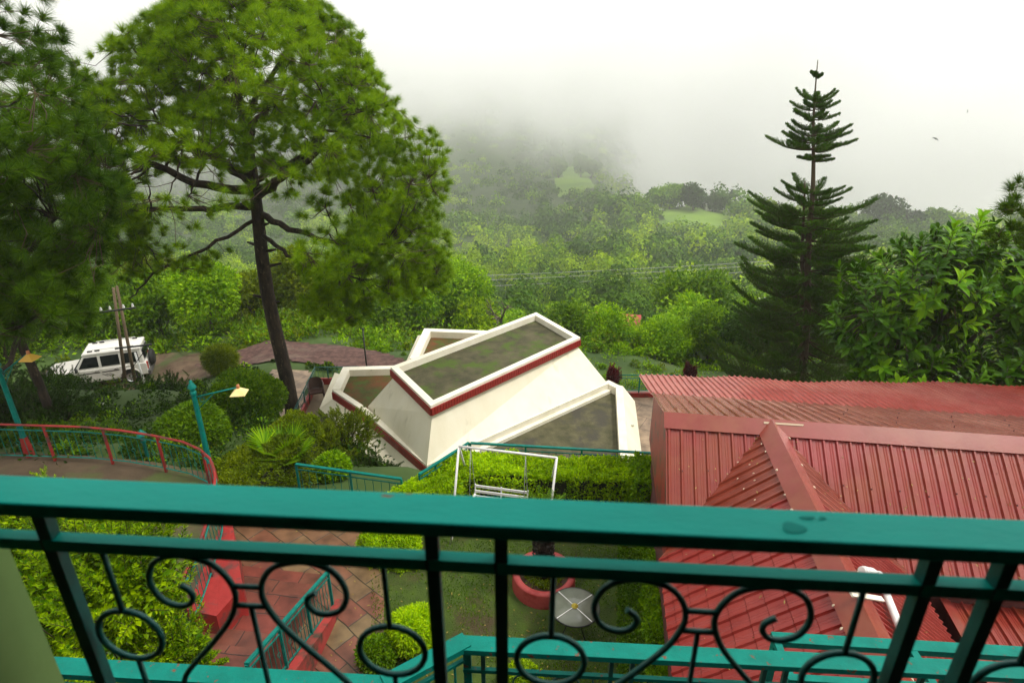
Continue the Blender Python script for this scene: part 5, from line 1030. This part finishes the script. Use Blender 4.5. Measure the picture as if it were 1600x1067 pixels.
for i, (x, y, z, R_, mm, lab) in enumerate([(20, 648, -.6, (1.7, 1.3, 1.1), lf_drk, 'dark shrub behind the yellow lamp shade'), (85, 660, -.6, (1.5, 1.3, 1.1), lf_drk, 'dark leafy shrub right of the yellow lamp post'), (84, 614, -2.0, (1.6, 1.3, .95), lf_drk, 'tall dark shrub in front of the car bonnet'), (-60, 560, 0, (2.6, 2, 3), lf_drk, 'very dark tall bush at the left frame edge'),
        (120, 694, .1, (1.3, .9, .7), lf_mid, 'feathery green shrub just behind the curved railing'), (30, 700, .3, (1.1, .8, .7), lf_mid, 'low green shrub behind the railing at the far left'), (255, 712, .3, (.6, .5, .5), lf_yel, 'small yellow green shrub behind the garden lantern'), (200, 705, .1, (.8, .7, .5), lf_mid, 'low green shrub left of the garden lantern')]):
    stemmy(lab, at(x, y, z), R_, mm, int(9000*R_[0]), .10 if i < 4 else .075, 70+i, z0=z-R_[2]-.3)
for i, (x, y, z, R_, lab) in enumerate([(410, 750, .25, (.55, .5, .4), 'broad leaved plant below the fan palm'), (520, 728, .1, (.5, .4, .4), 'light green plant hugging the fence right of the fan palm'), (450, 752, .1, (.9, .5, .35), 'low olive ground shrub in front of the fan palm')]):
    bush(lab, at(x, y, z), R_, (lf_brt, lf_brt, lf_oli)[i], 3500, (.16, .13, .06)[i], 84+i, W_=.5, z0=z-.5)
stemmy('dark shrub between the teal fence and the white apron', at(590, 752, -1.2), (.9, .6, .9), lf_drk, 9000, .08, 97, z0=-2.4)
stemmy('olive shrub under the lower end of the white apron', at(530, 735, -1.0), (.9, .6, .8), lf_oli, 8000, .08, 98, z0=-2.2)
# fan palm
def fan_palm(c, label):
    r = rs(91); c = np.array(c, float); root = thing('fan_palm', label, 'palm', c); mb = MB(); fb = MB()
    mb.tube([c-ZZ*.2, c+ZZ*.35], [.09, .07], 8)
    for i in range(11):
        a = i*2.4; el = .35+.6*r.rand(); d = np.array([math.cos(a)*math.cos(el), math.sin(a)*math.cos(el), math.sin(el)]); L = .45+.2*r.rand(); h = c+ZZ*.3+d*L; mb.tube([c+ZZ*.3, h], [.014, .009], 5)
        s = nrm(np.cross(d, ZZ)); up = np.cross(s, d); k = 26; an = np.linspace(-2.0, 2.0, k); D_ = np.cos(an)[:, None]*d+np.sin(an)[:, None]*s+.25*up-.12*ZZ; fb.leaves(np.repeat(h[None], k, 0), D_, np.repeat(up[None], k, 0), .62*(1-.18*np.abs(an)/2), .05, .02)
    mb.build('trunk', twig, root); fb.build('fronds', lf_brt, root); return root
fan_palm(at(442, 735, .15), 'fan palm with light green pleated leaves')
# cycad in the planter
r = rs(92); cy = thing('cycad', 'short palm with rough dark trunk growing in the red planter', 'palm', (pc[0]-.02, pc[1], .27)); b = np.array([pc[0]-.02, pc[1], .27]); mb = MB()
zz_ = np.linspace(0, 1.45, 12); mb.tube([b+ZZ*z for z in zz_], .165+.02*np.sin(zz_*30), 12); n = 420; a = r.rand(n)*2*PI; z = r.rand(n)*1.4; o = np.stack([np.cos(a), np.sin(a), 0*a], 1); mb.leaves(b+o*.15+ZZ*z[:, None], nrm(o+ZZ*.9), o, .12, .07, .1); mb.build('trunk', bark, cy); fb = MB()
for i in range(26):
    a = i*2.4; el = .55+.7*r.rand(); L = .62*(.8+.4*r.rand()); d = np.array([math.cos(a)*math.cos(el), math.sin(a)*math.cos(el), math.sin(el)]); t = np.linspace(0, 1, 22)[:, None]; P = b+ZZ*1.42+d*L*t-ZZ*.22*L*t*t; s = nrm(np.cross(d, ZZ))
    fb.tube(P[::3], .005, 4, cap=False)
    for sg in (-1, 1): fb.leaves(P, nrm(s*sg+d*.55+ZZ*.2+0*P), np.repeat(ZZ[None], 22, 0), .16*(1.1-t[:, 0]*.8), .016, .02)
fb.build('fronds', lf_mid, cy)
q = np.stack([pc[0]+.42*np.sqrt(r.rand(1500))*np.cos(w_ := r.rand(1500)*2*PI), pc[1]+.42*np.sqrt(r.rand(1500))*np.sin(w_), .28+.06*r.rand(1500)], 1); mb = MB(); mb.leaves(q, nrm(r.randn(1500, 3)+ZZ), r.randn(1500, 3)*.4+ZZ, .06, .03, .1); tag(mb.build('planter_weeds', lf_oli), 'small weeds covering the planter soil', 'weeds', kind='stuff')
# fallen leaves
lm = mat('fallen_leaf', (.20, .13, .02), (.35, .28, .06), rough=.7, scale=0, island=True); mb = MB(); n = 420
q = np.array([at(x, y, .015) for x, y in zip(350+r.rand(n)*680, 800+r.rand(n)*270)]); mb.leaves(q, r.randn(n, 3)*[1, 1, .1], ZZ+r.randn(n, 3)*.2, .045+.03*r.rand(n), .025, .1)
tag(mb.build('fallen_leaves', lm), 'scattered fallen leaves on lawn and path', 'leaves', kind='stuff')
mb = MB(); n = 150; uu_ = r.rand(n)*10; ts = r.rand(n)*2.1; q = np.array([R0+U*a+vF*min(b, vrF(a)[1]*.95)+nF*.03 for a, b in zip(uu_, ts)]); mb.leaves(q, vF+r.randn(n, 3)*.8, np.repeat(nF[None], n, 0)+r.randn(n, 3)*.1, .03+.03*r.rand(n), .014, .05)
q = np.array([O2+wd*a+v_*b+n_*.035 for a, b, (v_, n_) in zip(r.rand(90)*6.5+.3, .3+r.rand(90)*1.8, [(vL, nL), (vR, nR)]*45)]); mb.leaves(q, r.randn(90, 3), np.repeat(ZZ[None], 90, 0), .035+.03*r.rand(90), .016, .05)
tag(mb.build('fallen_leaves', lm), 'bits of leaf litter on the red roof sheets', 'leaves', kind='stuff')
# dark red leaved plants by the patio
for x, y, lab in ((958, 588, 'dark red leaved plant at the white building corner'), (1078, 585, 'dark red leaved plant peeping over the far roof edge')):
    p = at(x, y, -1.7); stemmy(lab, p, (.32, .3, .55), lf_red, 2600, .10, int(x), z0=-2.6, cat='plant')
# ---------------------------------------------------------------- trees behind the track, around the building and beyond
TR = [ # px, row of base, Y, height, crown r, crown half height, leaves, leaf size, material, label
 (335, 31.5, 4.2, 1.9, 1.6, 9000, .22, lf_brt, 'round bright green tree beyond the track, between pole and pine trunk'),
 (262, 33, 5.2, 2.6, 1.9, 10000, .26, lf_mid, 'darker drooping tree behind the wooden poles'),
 (205, 34, 4.0, 2.0, 1.6, 7000, .24, lf_brt, 'bright green tree directly behind the car roof'),
 (120, 33, 4.6, 2.4, 2.0, 8000, .24, lf_mid, 'green tree left of and behind the car roof'),
 (30, 31, 6, 3.0, 2.6, 11000, .24, lf_drk, 'dark dense tree at the left behind the shaggy pine trunk'),
 (400, 35, 3.8, 1.6, 1.5, 6000, .24, lf_oli, 'olive tree just left of the tall pine trunk'),
 (470, 36, 5.0, 1.9, 1.9, 8000, .26, lf_oli, 'pale olive tree just right of the tall pine trunk'),
 (535, 38, 4.0, 2.0, 1.7, 7000, .26, lf_brt, 'bright tree behind the thin black pole'),
 (600, 37, 4.6, 1.8, 1.8, 7000, .26, lf_mid, 'mid green tree behind the rear parapet, left one'),
 (655, 40, 5.0, 2.2, 2.0, 9000, .26, lf_brt, 'lush tree above the rear parapet'),
 (715, 42, 6.0, 2.6, 2.4, 10000, .28, lf_brt, 'fresh green layered tree at the lower edge of the tall pine crown'),
 (745, 39, 3.6, 1.7, 1.4, 6000, .24, lf_yel, 'yellow green bush under the dead tree'),
 (893, 38, 4.2, 1.5, 1.6, 8000, .26, lf_mid, 'darker tree touching the right corner of the mossy roof'),
 (1030, 37, 4.6, 1.9, 1.7, 11000, .24, lf_brt, 'wide bright green tree in front of the distant red roof'),
 (1060, 38, 5.0, 2.3, 1.9, 9000, .24, lf_brt, 'bright green tree right of the distant red roof'),
 (1105, 30, 3.3, 1.6, 1.5, 8000, .17, lf_mid, 'round dark bush left of the norfolk pine'),
 (960, 31, 2.6, 1.7, 1.2, 7000, .17, lf_brt, 'low bright bush behind the patio fence'),
 (1040, 30, 2.4, 1.8, 1.1, 7000, .17, lf_brt, 'low bright bush above the far roof edge'),
 (1350, 28, 5.0, 2.6, 2.2, 9000, .2, lf_drk, 'dark tree between norfolk pine and glossy tree'),
 (1180, 27, 4.0, 2.0, 1.8, 8000, .2, lf_drk, 'dark low tree under the norfolk pine branches'),
]
for i, (px, Yd, h_, cr, chh, n, L, mm, lab) in enumerate(TR):
    x = (px-800)/F*(Yd*math.cos(TH)+(H+8)*math.sin(TH)); x = (px-800)/F*(Yd*.919+14*.394)
    z = tz(x, Yd); depth = Yd*math.cos(TH)+(H-z)*math.sin(TH); x = (px-800)/F*depth; z = tz(x, Yd)
    leafy('broadleaf_tree' if h_ > 3 else 'leafy_bush', lab, 'tree' if h_ > 3 else 'bush', (x, Yd, z), h_, cr, chh, n, L, L*.5, mm, 200+i, trunk=.10, lumps=13)
# undergrowth between the shrubs on the near slopes
r = rs(251); n = 5200; Yu = np.where(r.rand(n) < .1, 10.5+3*r.rand(n), 13.5+33*r.rand(n)**.9); xu = (r.rand(n)*2-1)*1.05*(Yu+4)
def inp(poly, x, y):
    P = np.array([[p[0], p[1]] for p in poly]); c = np.zeros(x.shape, bool); j = len(P)-1
    for i in range(len(P)): c ^= ((P[i, 1] > y) != (P[j, 1] > y)) & (x < (P[j, 0]-P[i, 0])*(y-P[i, 1])/(P[j, 1]-P[i, 1]+1e-12)+P[i, 0]); j = i
    return c
bad = np.zeros(n, bool)
bigb = [K0+np.array([-1.6, .5, 0]), K1+np.array([-1.4, -.3, 0]), K2+np.array([-.2, -.2, 0]), at(640, 748, 0), at(1040, 712, 0), R0+W*-2, R0+U*14-W*2, R0+U*14+W*4.6, R0+W*4.6, at(1035, 608, -2.6), at(955, 606, -2.6), D2+np.array([1, .6, 0]), S1, S0+np.array([-1, .5, 0])]
for q in (road, rd2, yard, pth, [p[:2] for p in bigb], lawn, walk): 
    for dx in (-.4, .4): bad |= inp(q, xu+dx, Yu)
bad |= (np.hypot(xu+20.3, (Yu-26.6)) < 2.6); bad |= (Yu < 14) & (xu > -5.2)
xu, Yu = xu[~bad], Yu[~bad]; zu = terr(xu, Yu); hu = (.25+.9*r.rand(len(xu))**2)*np.where(Yu > 29, 1.5, .8); hu = np.where((Yu > 22) & (Yu < 28) & (xu < -4), hu*.45, hu)
near_ = (Yu < 27) & (xu < -3)  # shade on the left slope is put into the colour as dark leaves
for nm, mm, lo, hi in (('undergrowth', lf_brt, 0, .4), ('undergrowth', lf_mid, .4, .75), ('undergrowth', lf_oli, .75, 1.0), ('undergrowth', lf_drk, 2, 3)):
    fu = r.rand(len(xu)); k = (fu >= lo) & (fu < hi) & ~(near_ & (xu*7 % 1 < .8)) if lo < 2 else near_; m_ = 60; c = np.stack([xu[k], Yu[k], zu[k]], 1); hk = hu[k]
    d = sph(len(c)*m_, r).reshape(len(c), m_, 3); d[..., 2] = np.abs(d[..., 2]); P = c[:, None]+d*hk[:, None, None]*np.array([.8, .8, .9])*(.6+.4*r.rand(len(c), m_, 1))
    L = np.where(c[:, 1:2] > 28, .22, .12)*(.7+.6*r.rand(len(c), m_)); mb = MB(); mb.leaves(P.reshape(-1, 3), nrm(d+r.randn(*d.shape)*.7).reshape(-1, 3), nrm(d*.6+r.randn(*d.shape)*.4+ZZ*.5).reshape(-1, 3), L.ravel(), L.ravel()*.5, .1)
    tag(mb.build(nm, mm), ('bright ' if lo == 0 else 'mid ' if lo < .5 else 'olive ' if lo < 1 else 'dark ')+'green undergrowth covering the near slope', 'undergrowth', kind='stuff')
# second rank filling the slope between track and valley: individual, smaller in the picture
kinds = [(lf_brt, 'bright green'), (lf_mid, 'mid green'), (lf_oli, 'olive green'), (lf_yel, 'yellow green')]
r = rs(301); src = {}
for i, (mm, cn) in enumerate(kinds):
    for j in range(2):
        o = leafy('hillside_tree', 'x', 'tree', (0, 0, 0), 4.6+j, 2.2+.3*j, 2.1, 4600, .32, .18, mm, 320+i*2+j, trunk=.12, lumps=11); src[(i, j)] = o
def copy_tree(o, l):
    c = o.copy(); COL.objects.link(c); c.location = l
    for ch_ in [k for k in o.children]: d = ch_.copy(); COL.objects.link(d); d.parent = c
    return c
cnt = 0; used = set(); placed = []
for k in range(900):
    Yd = 41+(r.rand()**1.2)*50; px = -150+r.rand()*1850; 
    x = (px-800)/F*(Yd*.919+20*.394); z = tz(x, Yd); depth = Yd*.919+(H-z)*.394; x = (px-800)/F*depth; z = tz(x, Yd)
    if 865 < px < 1035 and Yd < 56 or any((x-a)**2+(Yd-b)**2 < 3.3**2 for a, b in placed): continue
    placed.append((x, Yd)); i = r.choice(4, p=[.36, .3, .2, .14]); j = r.randint(2); s = .75+.5*r.rand(); key = (i, j)
    if key not in used: o = src[key]; used.add(key); o.location = (x, Yd, z-.2)
    else: o = copy_tree(src[key], (x, Yd, z-.2))
    o.scale = (s, s, s*(.8+.3*r.rand())); o.rotation_euler.z = r.rand()*6.28
    where = 'left of the tall pine' if px < 400 else 'below the tall pine crown' if px < 720 else 'above the mossy roof' if px < 920 else 'in the middle of the slope' if px < 1150 else 'behind the norfolk pine' if px < 1350 else 'behind the glossy tree'
    o['label'] = f'{kinds[i][1]} leafy tree on the slope {where}'; o['group'] = f'{kinds[i][1]} hillside trees {where}'; o['category'] = 'tree'; cnt += 1
    if cnt >= 210: break
# ridge trees standing clear against the mist
r = rs(401)
for px, row, Yd, hgt, w_, lab in [(1368, 325, 330, 22, 10, 'largest rounded tree standing on the misty ridge'), (1421, 338, 330, 13, 6.5, 'small dark leaning tree on the misty ridge'), (1456, 335, 335, 14, 6.5, 'rounded tree right of the leaning one on the misty ridge'), (1045, 305, 350, 15, 12, 'faint wide tree at the top of the terraced field'), (1078, 322, 335, 16, 7, 'dark upright tree above the terraced field'), (1112, 322, 340, 9, 7, 'small dark tree beside the ridge house'), (1500, 335, 335, 9, 9, 'low spreading tree on the misty ridge'), (1550, 338, 335, 10, 10, 'low tree at the right end of the misty ridge'),
        (1215, 330, 330, 11, 8, 'tree on the ridge just left of the norfolk pine'), (965, 330, 420, 14, 9, 'hazy tree left of the mist gap'), (905, 300, 560, 22, 8, 'upright tree before the distant red house'), (922, 300, 565, 18, 7, 'narrow tree beside the distant red house'), (870, 300, 560, 20, 7, 'slim tree at the left of the upper field')]:
    z = H-kk(row)*Yd-hgt*.8; depth = Yd*math.cos(TH)+(H-z)*math.sin(TH); x = (px-800)/F*depth; z = tz(x, Yd)
    leafy('ridge_tree', lab, 'tree', (x, Yd, z-1), hgt, w_, hgt*.38, 3600, 1.5, 1.0, lf_drk if 'dark' in lab or 'largest' in lab else lf_far, int(px), trunk=.6, lumps=12)
# far forest as one mass
r = rs(501); mb = MB()
def forest(n, y0, y1, size, nf, dens=1.0):
    Yd = y0*(y1/y0)**r.rand(n); px = -500+r.rand(n)*2600; depth = Yd*.95+30; x = (px-800)/F*depth; z = terr(x, Yd)
    kk_ = np.ones(n, bool)
    t_ = x/Yd
    for (a, b, ya, yb) in FIELDS: kk_ &= ~((t_ > a) & (t_ < b) & (Yd > ya) & (Yd < yb))
    x, Yd, z = x[kk_], Yd[kk_], z[kk_]; n = len(x); s = size*(.5+1.15*r.rand(n)**2.2)*(1+.25*np.sin(x*.02))
    d = sph(n*nf, r).reshape(n, nf, 3); d[..., 2] = np.abs(d[..., 2])*.95-.12; lum = 1+.25*np.sin(d[..., 0]*4+x[:, None])+.25*np.sin(d[..., 1]*5+Yd[:, None]*2)
    P = np.stack([x, Yd, z+s*.55], 1)[:, None]+d*(s[:, None]*lum)[..., None]*np.array([.55, .55, .62])*(1-.25*r.rand(n, nf, 1)); N_ = nrm(d+r.randn(n, nf, 3)*.35); D_ = nrm(np.cross(N_, r.randn(n, nf, 3)))
    L = (s[:, None]*(1.95/math.sqrt(nf))*(.6+.6*r.rand(n, nf))); P = P-D_*L[..., None]*.5; tone = fbm(x*.02, Yd*.02, 31)+r.randn(n)*.16
    for mi_, kq in ((2, tone < -.03), (0, (tone >= -.03) & (tone < .12)), (1, tone >= .12)): mb.leaves(P[kq].reshape(-1, 3), D_[kq].reshape(-1, 3), N_[kq].reshape(-1, 3), L[kq].ravel(), L[kq].ravel()*.8, .12, mi_)
FIELDS = [(.235, .36, 286, 352), (.070, .135, 472, 620), (.0, .03, 480, 500)]
forest(1500, 60, 115, 4.4, 620); forest(1900, 105, 190, 5.2, 360); forest(4200, 180, 350, 6.0, 210); forest(4800, 300, 800, 8.0, 130); forest(1500, 750, 1300, 16, 40)
tag(mb.build('forest', [lf_far, lf_fl, lf_fd]), 'dense green forest covering the valley and the far hills', 'forest', kind='stuff')
# fields
fm = mat('terraced_field', (.08, .155, .012), (.15, .25, .018), rough=.9, scale=.05, stretch=(.3, 1, 1), detail=4)
for i, (a, b, ya, yb) in enumerate(FIELDS[:2]):
    ya += 14; yb -= 4; a += .006; b -= .006; poly = [(a*ya, ya), ((a+b)/2*ya, ya-9), (b*ya, ya+6), (b*yb, yb-8), ((a+b)/2*yb, yb), (a*yb, yb-10)]
    st(drape(poly, 1.2, 4 if i == 0 else 9, fm, 'field'), 'pale green terraced field on the ridge' if i == 0 else 'small pale meadow below the cloud', 'field')
# bushes bands on terraces
def house(label, px, row, Yd, w_, d_, h_, rot, rc, wc, name='distant_house', rh=.35):
    z0 = H-kk(row)*Yd; depth = Yd*math.cos(TH)+(H-z0)*math.sin(TH); x = (px-800)/F*depth; z = z0-h_-w_*rh*.3
    root = thing(name, label, 'house', (x, Yd, z)); c, s = math.cos(rot), math.sin(rot); Q = lambda a, b, q: np.array([x+a*c-b*s, Yd+a*s+b*c, z+q])
    mb = MB(); mb.loft([Q(-w_/2, -d_/2, -h_), Q(w_/2, -d_/2, -h_), Q(w_/2, d_/2, -h_), Q(-w_/2, d_/2, -h_)], [Q(-w_/2, -d_/2, h_), Q(w_/2, -d_/2, h_), Q(w_/2, d_/2, h_), Q(-w_/2, d_/2, h_)]); mb.build('wall', wc, root)
    o = .4; rz_ = h_+d_*rh; mb = MB(); mb.add([Q(-w_/2-o, -d_/2-o, h_), Q(w_/2+o, -d_/2-o, h_), Q(w_/2+o, 0, rz_), Q(-w_/2-o, 0, rz_), Q(w_/2+o, d_/2+o, h_), Q(-w_/2-o, d_/2+o, h_)], [[0, 1, 2, 3], [3, 2, 4, 5], [0, 3, 5], [1, 4, 2]] if 0 else [[0, 1, 2, 3], [3, 2, 4, 5]])
    mb.add([Q(-w_/2, -d_/2, h_), Q(-w_/2, 0, rz_-.1), Q(-w_/2, d_/2, h_), Q(w_/2, -d_/2, h_), Q(w_/2, 0, rz_-.1), Q(w_/2, d_/2, h_)], [[0, 1, 2], [5, 4, 3]]); mb.build('roof', rc, root)
    for k in range(max(2, int(w_/3))):
        t = (k+.5)/max(2, int(w_/3))-.5; mb = MB(); p = Q(t*w_, -d_/2-.03, h_*.45); mb.box(p, (1.0, .1, 1.1), rz=rot); mb.build('window', MATS['dark_glass'], root)
    return root
redr = mat('distant_red_roof', (.42, .05, .045), (.5, .09, .08), rough=.7, scale=.5); pink = mat('distant_pink_wall', (.5, .3, .25), rough=.8); wht = mat('distant_white_wall', (.7, .68, .62), rough=.8); gry = mat('distant_grey_roof', (.3, .3, .28), rough=.8)
house('distant house with bright red roof among the trees beyond the patio', 952, 504, 50, 4.6, 4.0, 2.6, -.2, redr, wht)
house('red hillside house half way up the misty slope', 902, 303, 545, 11, 8, 4, 0, redr, pink)
house('long pink house beside the red hillside house', 936, 304, 552, 24, 8, 3.2, -.1, mat('dull_pink_roof', (.4, .2, .16), rough=.8), pink)
house('small white house on the ridge by the terraced field', 1108, 318, 338, 5, 4, 2.6, .2, gry, wht)
house('white building half hidden behind the norfolk pine', 1168, 483, 75, 5, 5, 2.5, .5, wht, wht)
house('tiny grey roofed hut on the wooded slope', 952, 402, 215, 9, 5, 1.4, .9, gry, pink)
# ---------------------------------------------------------------- poles, wires, dead tree, birds
woodm = mat('old_wood', (.10, .07, .035), (.17, .12, .07), rough=.9, scale=6, stretch=(1, 1, .2), bump=.4)
pA = at(214, 612, -3.6); pB = at(196, 606, -3.6)
up_ = thing('utility_poles', 'pair of weathered wooden utility poles with crossbars in front of the car', 'utility pole', pA)
for p, dx, hgt in ((pA, .30, 5.0), (pB, .62, 4.8)):
    mb = MB(); mb.tube([p-ZZ*.3, p+np.array([dx, .1, hgt])], [.08, .055], 9); mb.build('pole', woodm, up_)
mb = MB(); mb.beam(pA+np.array([-.35, -.12, 2.2]), pA+np.array([1.3, -.12, 2.4]), .07, .06); mb.build('crossbar', dark, up_)
mb = MB(); mb.beam(pA+np.array([1.15, -.12, 2.35]), pA+np.array([.1, -.12, 1.2]), .03, .03); mb.build('brace', dark, up_)
mb = MB(); mb.beam(pA+np.array([-.6, -.12, 3.9]), pA+np.array([1.0, -.12, 4.1]), .07, .06); mb.build('crossbar', dark, up_)
for x in (-.5, -.1, .5, .9): mb = MB(); q = pA+np.array([x, -.12, 3.99+.125*(x+.6)]); mb.lathe(q-ZZ*.02, [(.05, 0), (.05, .05), (.03, .07), (.05, .09), (.0, .16)], 8); mb.build('insulator', white, up_)
for dxx, lab in ((.55, 0),): mb = MB(); mb.tube([pA+np.array([dxx, -.1, 0]), pA+np.array([dxx-.1, -.1, 2.0])], [.05, .04], 6); mb.build('stay', white, up_)
bp_ = at(573, 575, -2.6); bk_ = thing('black_pole', 'thin black pole standing by the track beside the white parapet', 'pole', bp_); mb = MB(); mb.tube([bp_-ZZ*.5, bp_+ZZ*1.9], .035, 8); mb.build('pole', dark, bk_); mb = MB(); mb.lathe(bp_+ZZ*1.9, [(.05, 0), (.05, .05), (0, .07)], 8); mb.build('cap', dark, bk_)
wirem = mat('grey_wire', (.32, .32, .31), rough=.5)
for i, (y0_, y1_, rr_) in enumerate([(438, 392, 'topmost'), (447, 397, 'middle'), (458, 405, 'lowest')]):
    a = atY(150, y0_+6, 100); b = atY(1500, y1_-6, 118); t = np.linspace(0, 1, 40)[:, None]; P = a*(1-t)+b*t-ZZ*(4*t*(1-t))*1.6; mb = MB(); mb.tube(P, .042, 4, cap=False)
    tag(mb.build('power_line', wirem), f'{rr_} of the three grey power lines crossing the valley', 'power line', 'power lines across the valley')
# lattice pylon
py0 = atY(860, 505, 130); lt = thing('pylon', 'small grey lattice pylon in the valley above the mossy roof', 'pylon', py0-ZZ*3); mb = MB(); hh = 8.5
for sx in (-1, 1):
    for sy in (-1, 1): mb.segs([py0+np.array([sx*.5, sy*.5, -6])], [py0+np.array([sx*.3, sy*.3, hh-3.5])], .07, .06, 4)
for k in range(12):
    z = -6+k; f = .5-.017*k
    for sy in (-1, 1): mb.segs([py0+np.array([-f, sy*f, z])], [py0+np.array([f, sy*f, z+1])], .035, .035, 3); mb.segs([py0+np.array([f, sy*f, z])], [py0+np.array([-f, sy*f, z+1])], .035, .035, 3)
mb.build('lattice', wirem, lt)
# dead tree
r = rs(601); dp = atY(783, 498, 36); dz_ = dp[2]-1.8; dt = thing('dead_tree', 'bare dead tree with crooked branches above the mossy roof', 'tree', (dp[0], dp[1], dz_)); mb = MB(); db = np.array([dp[0], dp[1], dz_])
def grow(p, d, L, r0, lev):
    q = [p]; dd = d.copy()
    for i in range(5): dd = nrm(dd+r.randn(3)*.28+ZZ*.06); q.append(q[-1]+dd*L/5)
    mb.tube(q, np.linspace(r0, r0*.5, 6), 6)
    if lev: 
        for k in range(3 if lev > 1 else 2): grow(q[2+k], nrm(dd+r.randn(3)*.75), L*.62, r0*.5, lev-1)
grow(db, nrm(np.array([-.05, 0, 1])), 1.7, .13, 0)
for d in ((-.75, 0, .9), (.45, .1, 1.1), (-.1, .2, 1.2)): grow(db+ZZ*1.55, nrm(np.array(d)), 1.5, .08, 2)
mb.build('trunk', gbark, dt)
# birds
def bird(px, row, Yd, s, a, label):
    p = atY(px, row, Yd); mb = MB(); d = np.array([math.cos(a), 0, math.sin(a)]); n = np.array([0, 1., 0]); up = np.cross(n, d)
    mb.tube([p-d*.16*s, p-d*.05*s, p+d*.08*s, p+d*.17*s], [.006*s, .035*s, .035*s, .01*s], 8)
    for sg in (-1, 1): w0 = p+d*.05*s; mb.add([w0, w0-d*.12*s, p+up*sg*.26*s-d*.03*s+n*.06*s, p+up*sg*.5*s-d*.14*s, p+up*sg*.27*s+d*.07*s+n*.06*s], [[0, 1, 2, 4], [4, 2, 3]] if 0 else [[0, 1, 2], [0, 2, 4], [4, 2, 3]])
    tag(mb.build('bird', mat('bird_feathers', (.05, .045, .04), rough=.8)), label, 'bird')
bird(1462, 217, 60, .8, 1.2, 'small dark bird gliding in the mist'); bird(1512, 174, 90, .6, .2, 'tiny bird high in the mist near the faint peak')
# stones and rubbish by the poles
r = rs(611); sp = at(165, 655, -1.9)
for i, (x, y) in enumerate(((160, 640), (182, 662))):
    p = at(x, y, -1.4); mb = MB(); k = 14; V = []; 
    g = [(math.sin(PI*a/6)*math.cos(2*PI*b/10), math.sin(PI*a/6)*math.sin(2*PI*b/10), math.cos(PI*a/6)) for a in range(7) for b in range(10)]; g = np.array(g)*(1+.25*fbm(np.arange(70)*.7, np.arange(70)*.3+i, 5))[:, None]*np.array([.28, .2, .3])+p
    mb.add(g, [[a*10+b, a*10+(b+1) % 10, (a+1)*10+(b+1) % 10, (a+1)*10+b] for a in range(6) for b in range(10)], 0, True); tag(mb.build('white_stone', white), ('upper' if i == 0 else 'lower')+' pale stone under the twiggy shrub', 'stone')
# ---------------------------------------------------------------- haze
CLN, CZ0, CZ1, CD = 130, -62, 6, .009
hm = bpy.data.materials.new('haze_air'); hm.use_nodes = True; t = hm.node_tree; t.nodes.clear(); o = t.nodes.new('ShaderNodeOutputMaterial'); v = t.nodes.new('ShaderNodeVolumePrincipled')
v.inputs['Color'].default_value = (.97, .97, .96, 1); v.inputs['Density'].default_value = .0005; v.inputs['Anisotropy'].default_value = .1; t.links.new(v.outputs[0], o.inputs['Volume'])
zmin = float(Z.min())-30; mb = MB(); mb.box((0, 2700, (zmin+330)/2), (16000, 6600, 330-zmin)); tag(mb.build('haze', hm), 'pale monsoon haze filling the valley', 'haze', kind='stuff')
# ---- low cloud hanging on the far slopes: uneven density
hm = bpy.data.materials.new('cloud_air'); hm.use_nodes = True; t = hm.node_tree; N = t.nodes; N.clear(); Lk = t.links; o = N.new('ShaderNodeOutputMaterial'); v = N.new('ShaderNodeVolumePrincipled')
v.inputs['Color'].default_value = (1, 1, 1, 1); v.inputs['Anisotropy'].default_value = .0; Lk.new(v.outputs[0], o.inputs['Volume'])
g = N.new('ShaderNodeNewGeometry'); sp = N.new('ShaderNodeSeparateXYZ'); Lk.new(g.outputs['Position'], sp.inputs[0])
nz = N.new('ShaderNodeTexNoise'); nz.inputs['Scale'].default_value = .0065; nz.inputs['Detail'].default_value = 3; nz.inputs['Roughness'].default_value = .55; Lk.new(g.outputs['Position'], nz.inputs['Vector'])
def mth(op, a, b=None, c=None):
    q = N.new('ShaderNodeMath'); q.operation = op
    for k, x in enumerate((a, b, c)):
        if x is None: continue
        if isinstance(x, (int, float)): q.inputs[k].default_value = x
        else: Lk.new(x, q.inputs[k])
    return q.outputs[0]
def sms(x, a, b):
    q = N.new('ShaderNodeMapRange'); q.interpolation_type = 'SMOOTHSTEP'; q.inputs[1].default_value = a; q.inputs[2].default_value = b; Lk.new(x, q.inputs[0]); return q.outputs[0]
nf = mth('SUBTRACT', nz.outputs['Fac'], .5)
zq = mth('ADD', sp.outputs[2], mth('MULTIPLY', nf, CLN))
byz = sms(zq, CZ0, CZ1)
ty = mth('DIVIDE', sp.outputs[0], sp.outputs[1]); rgt = mth('MULTIPLY', sms(ty, .10, .26), sms(mth('ADD', sp.outputs[1], mth('MULTIPLY', nf, 120)), 385, 470))
lft = mth('MULTIPLY', mth('SUBTRACT', 1.0, sms(ty, -.34, -.20)), .16)
dn = mth('MAXIMUM', mth('MAXIMUM', byz, rgt), lft); nz2 = N.new('ShaderNodeTexNoise'); nz2.inputs['Scale'].default_value = .0055; nz2.inputs['Detail'].default_value = 4; Lk.new(g.outputs['Position'], nz2.inputs['Vector'])
dn = mth('MULTIPLY', dn, mth('ADD', .12, mth('MULTIPLY', sms(nz2.outputs['Fac'], .38, .60), 1.5)))
dn = mth('MULTIPLY', dn, sms(nz.outputs['Fac'], .22, .5)); dn = mth('MULTIPLY', dn, CD)
Lk.new(dn, v.inputs['Density'])
mb = MB(); mb.box((150, 735, -5), (2100, 730, 250)); o_ = tag(mb.build('haze', hm), 'low white cloud bank drifting over the far slopes', 'cloud', kind='stuff')  # a separate cloud bank, not haze, although the object is named so
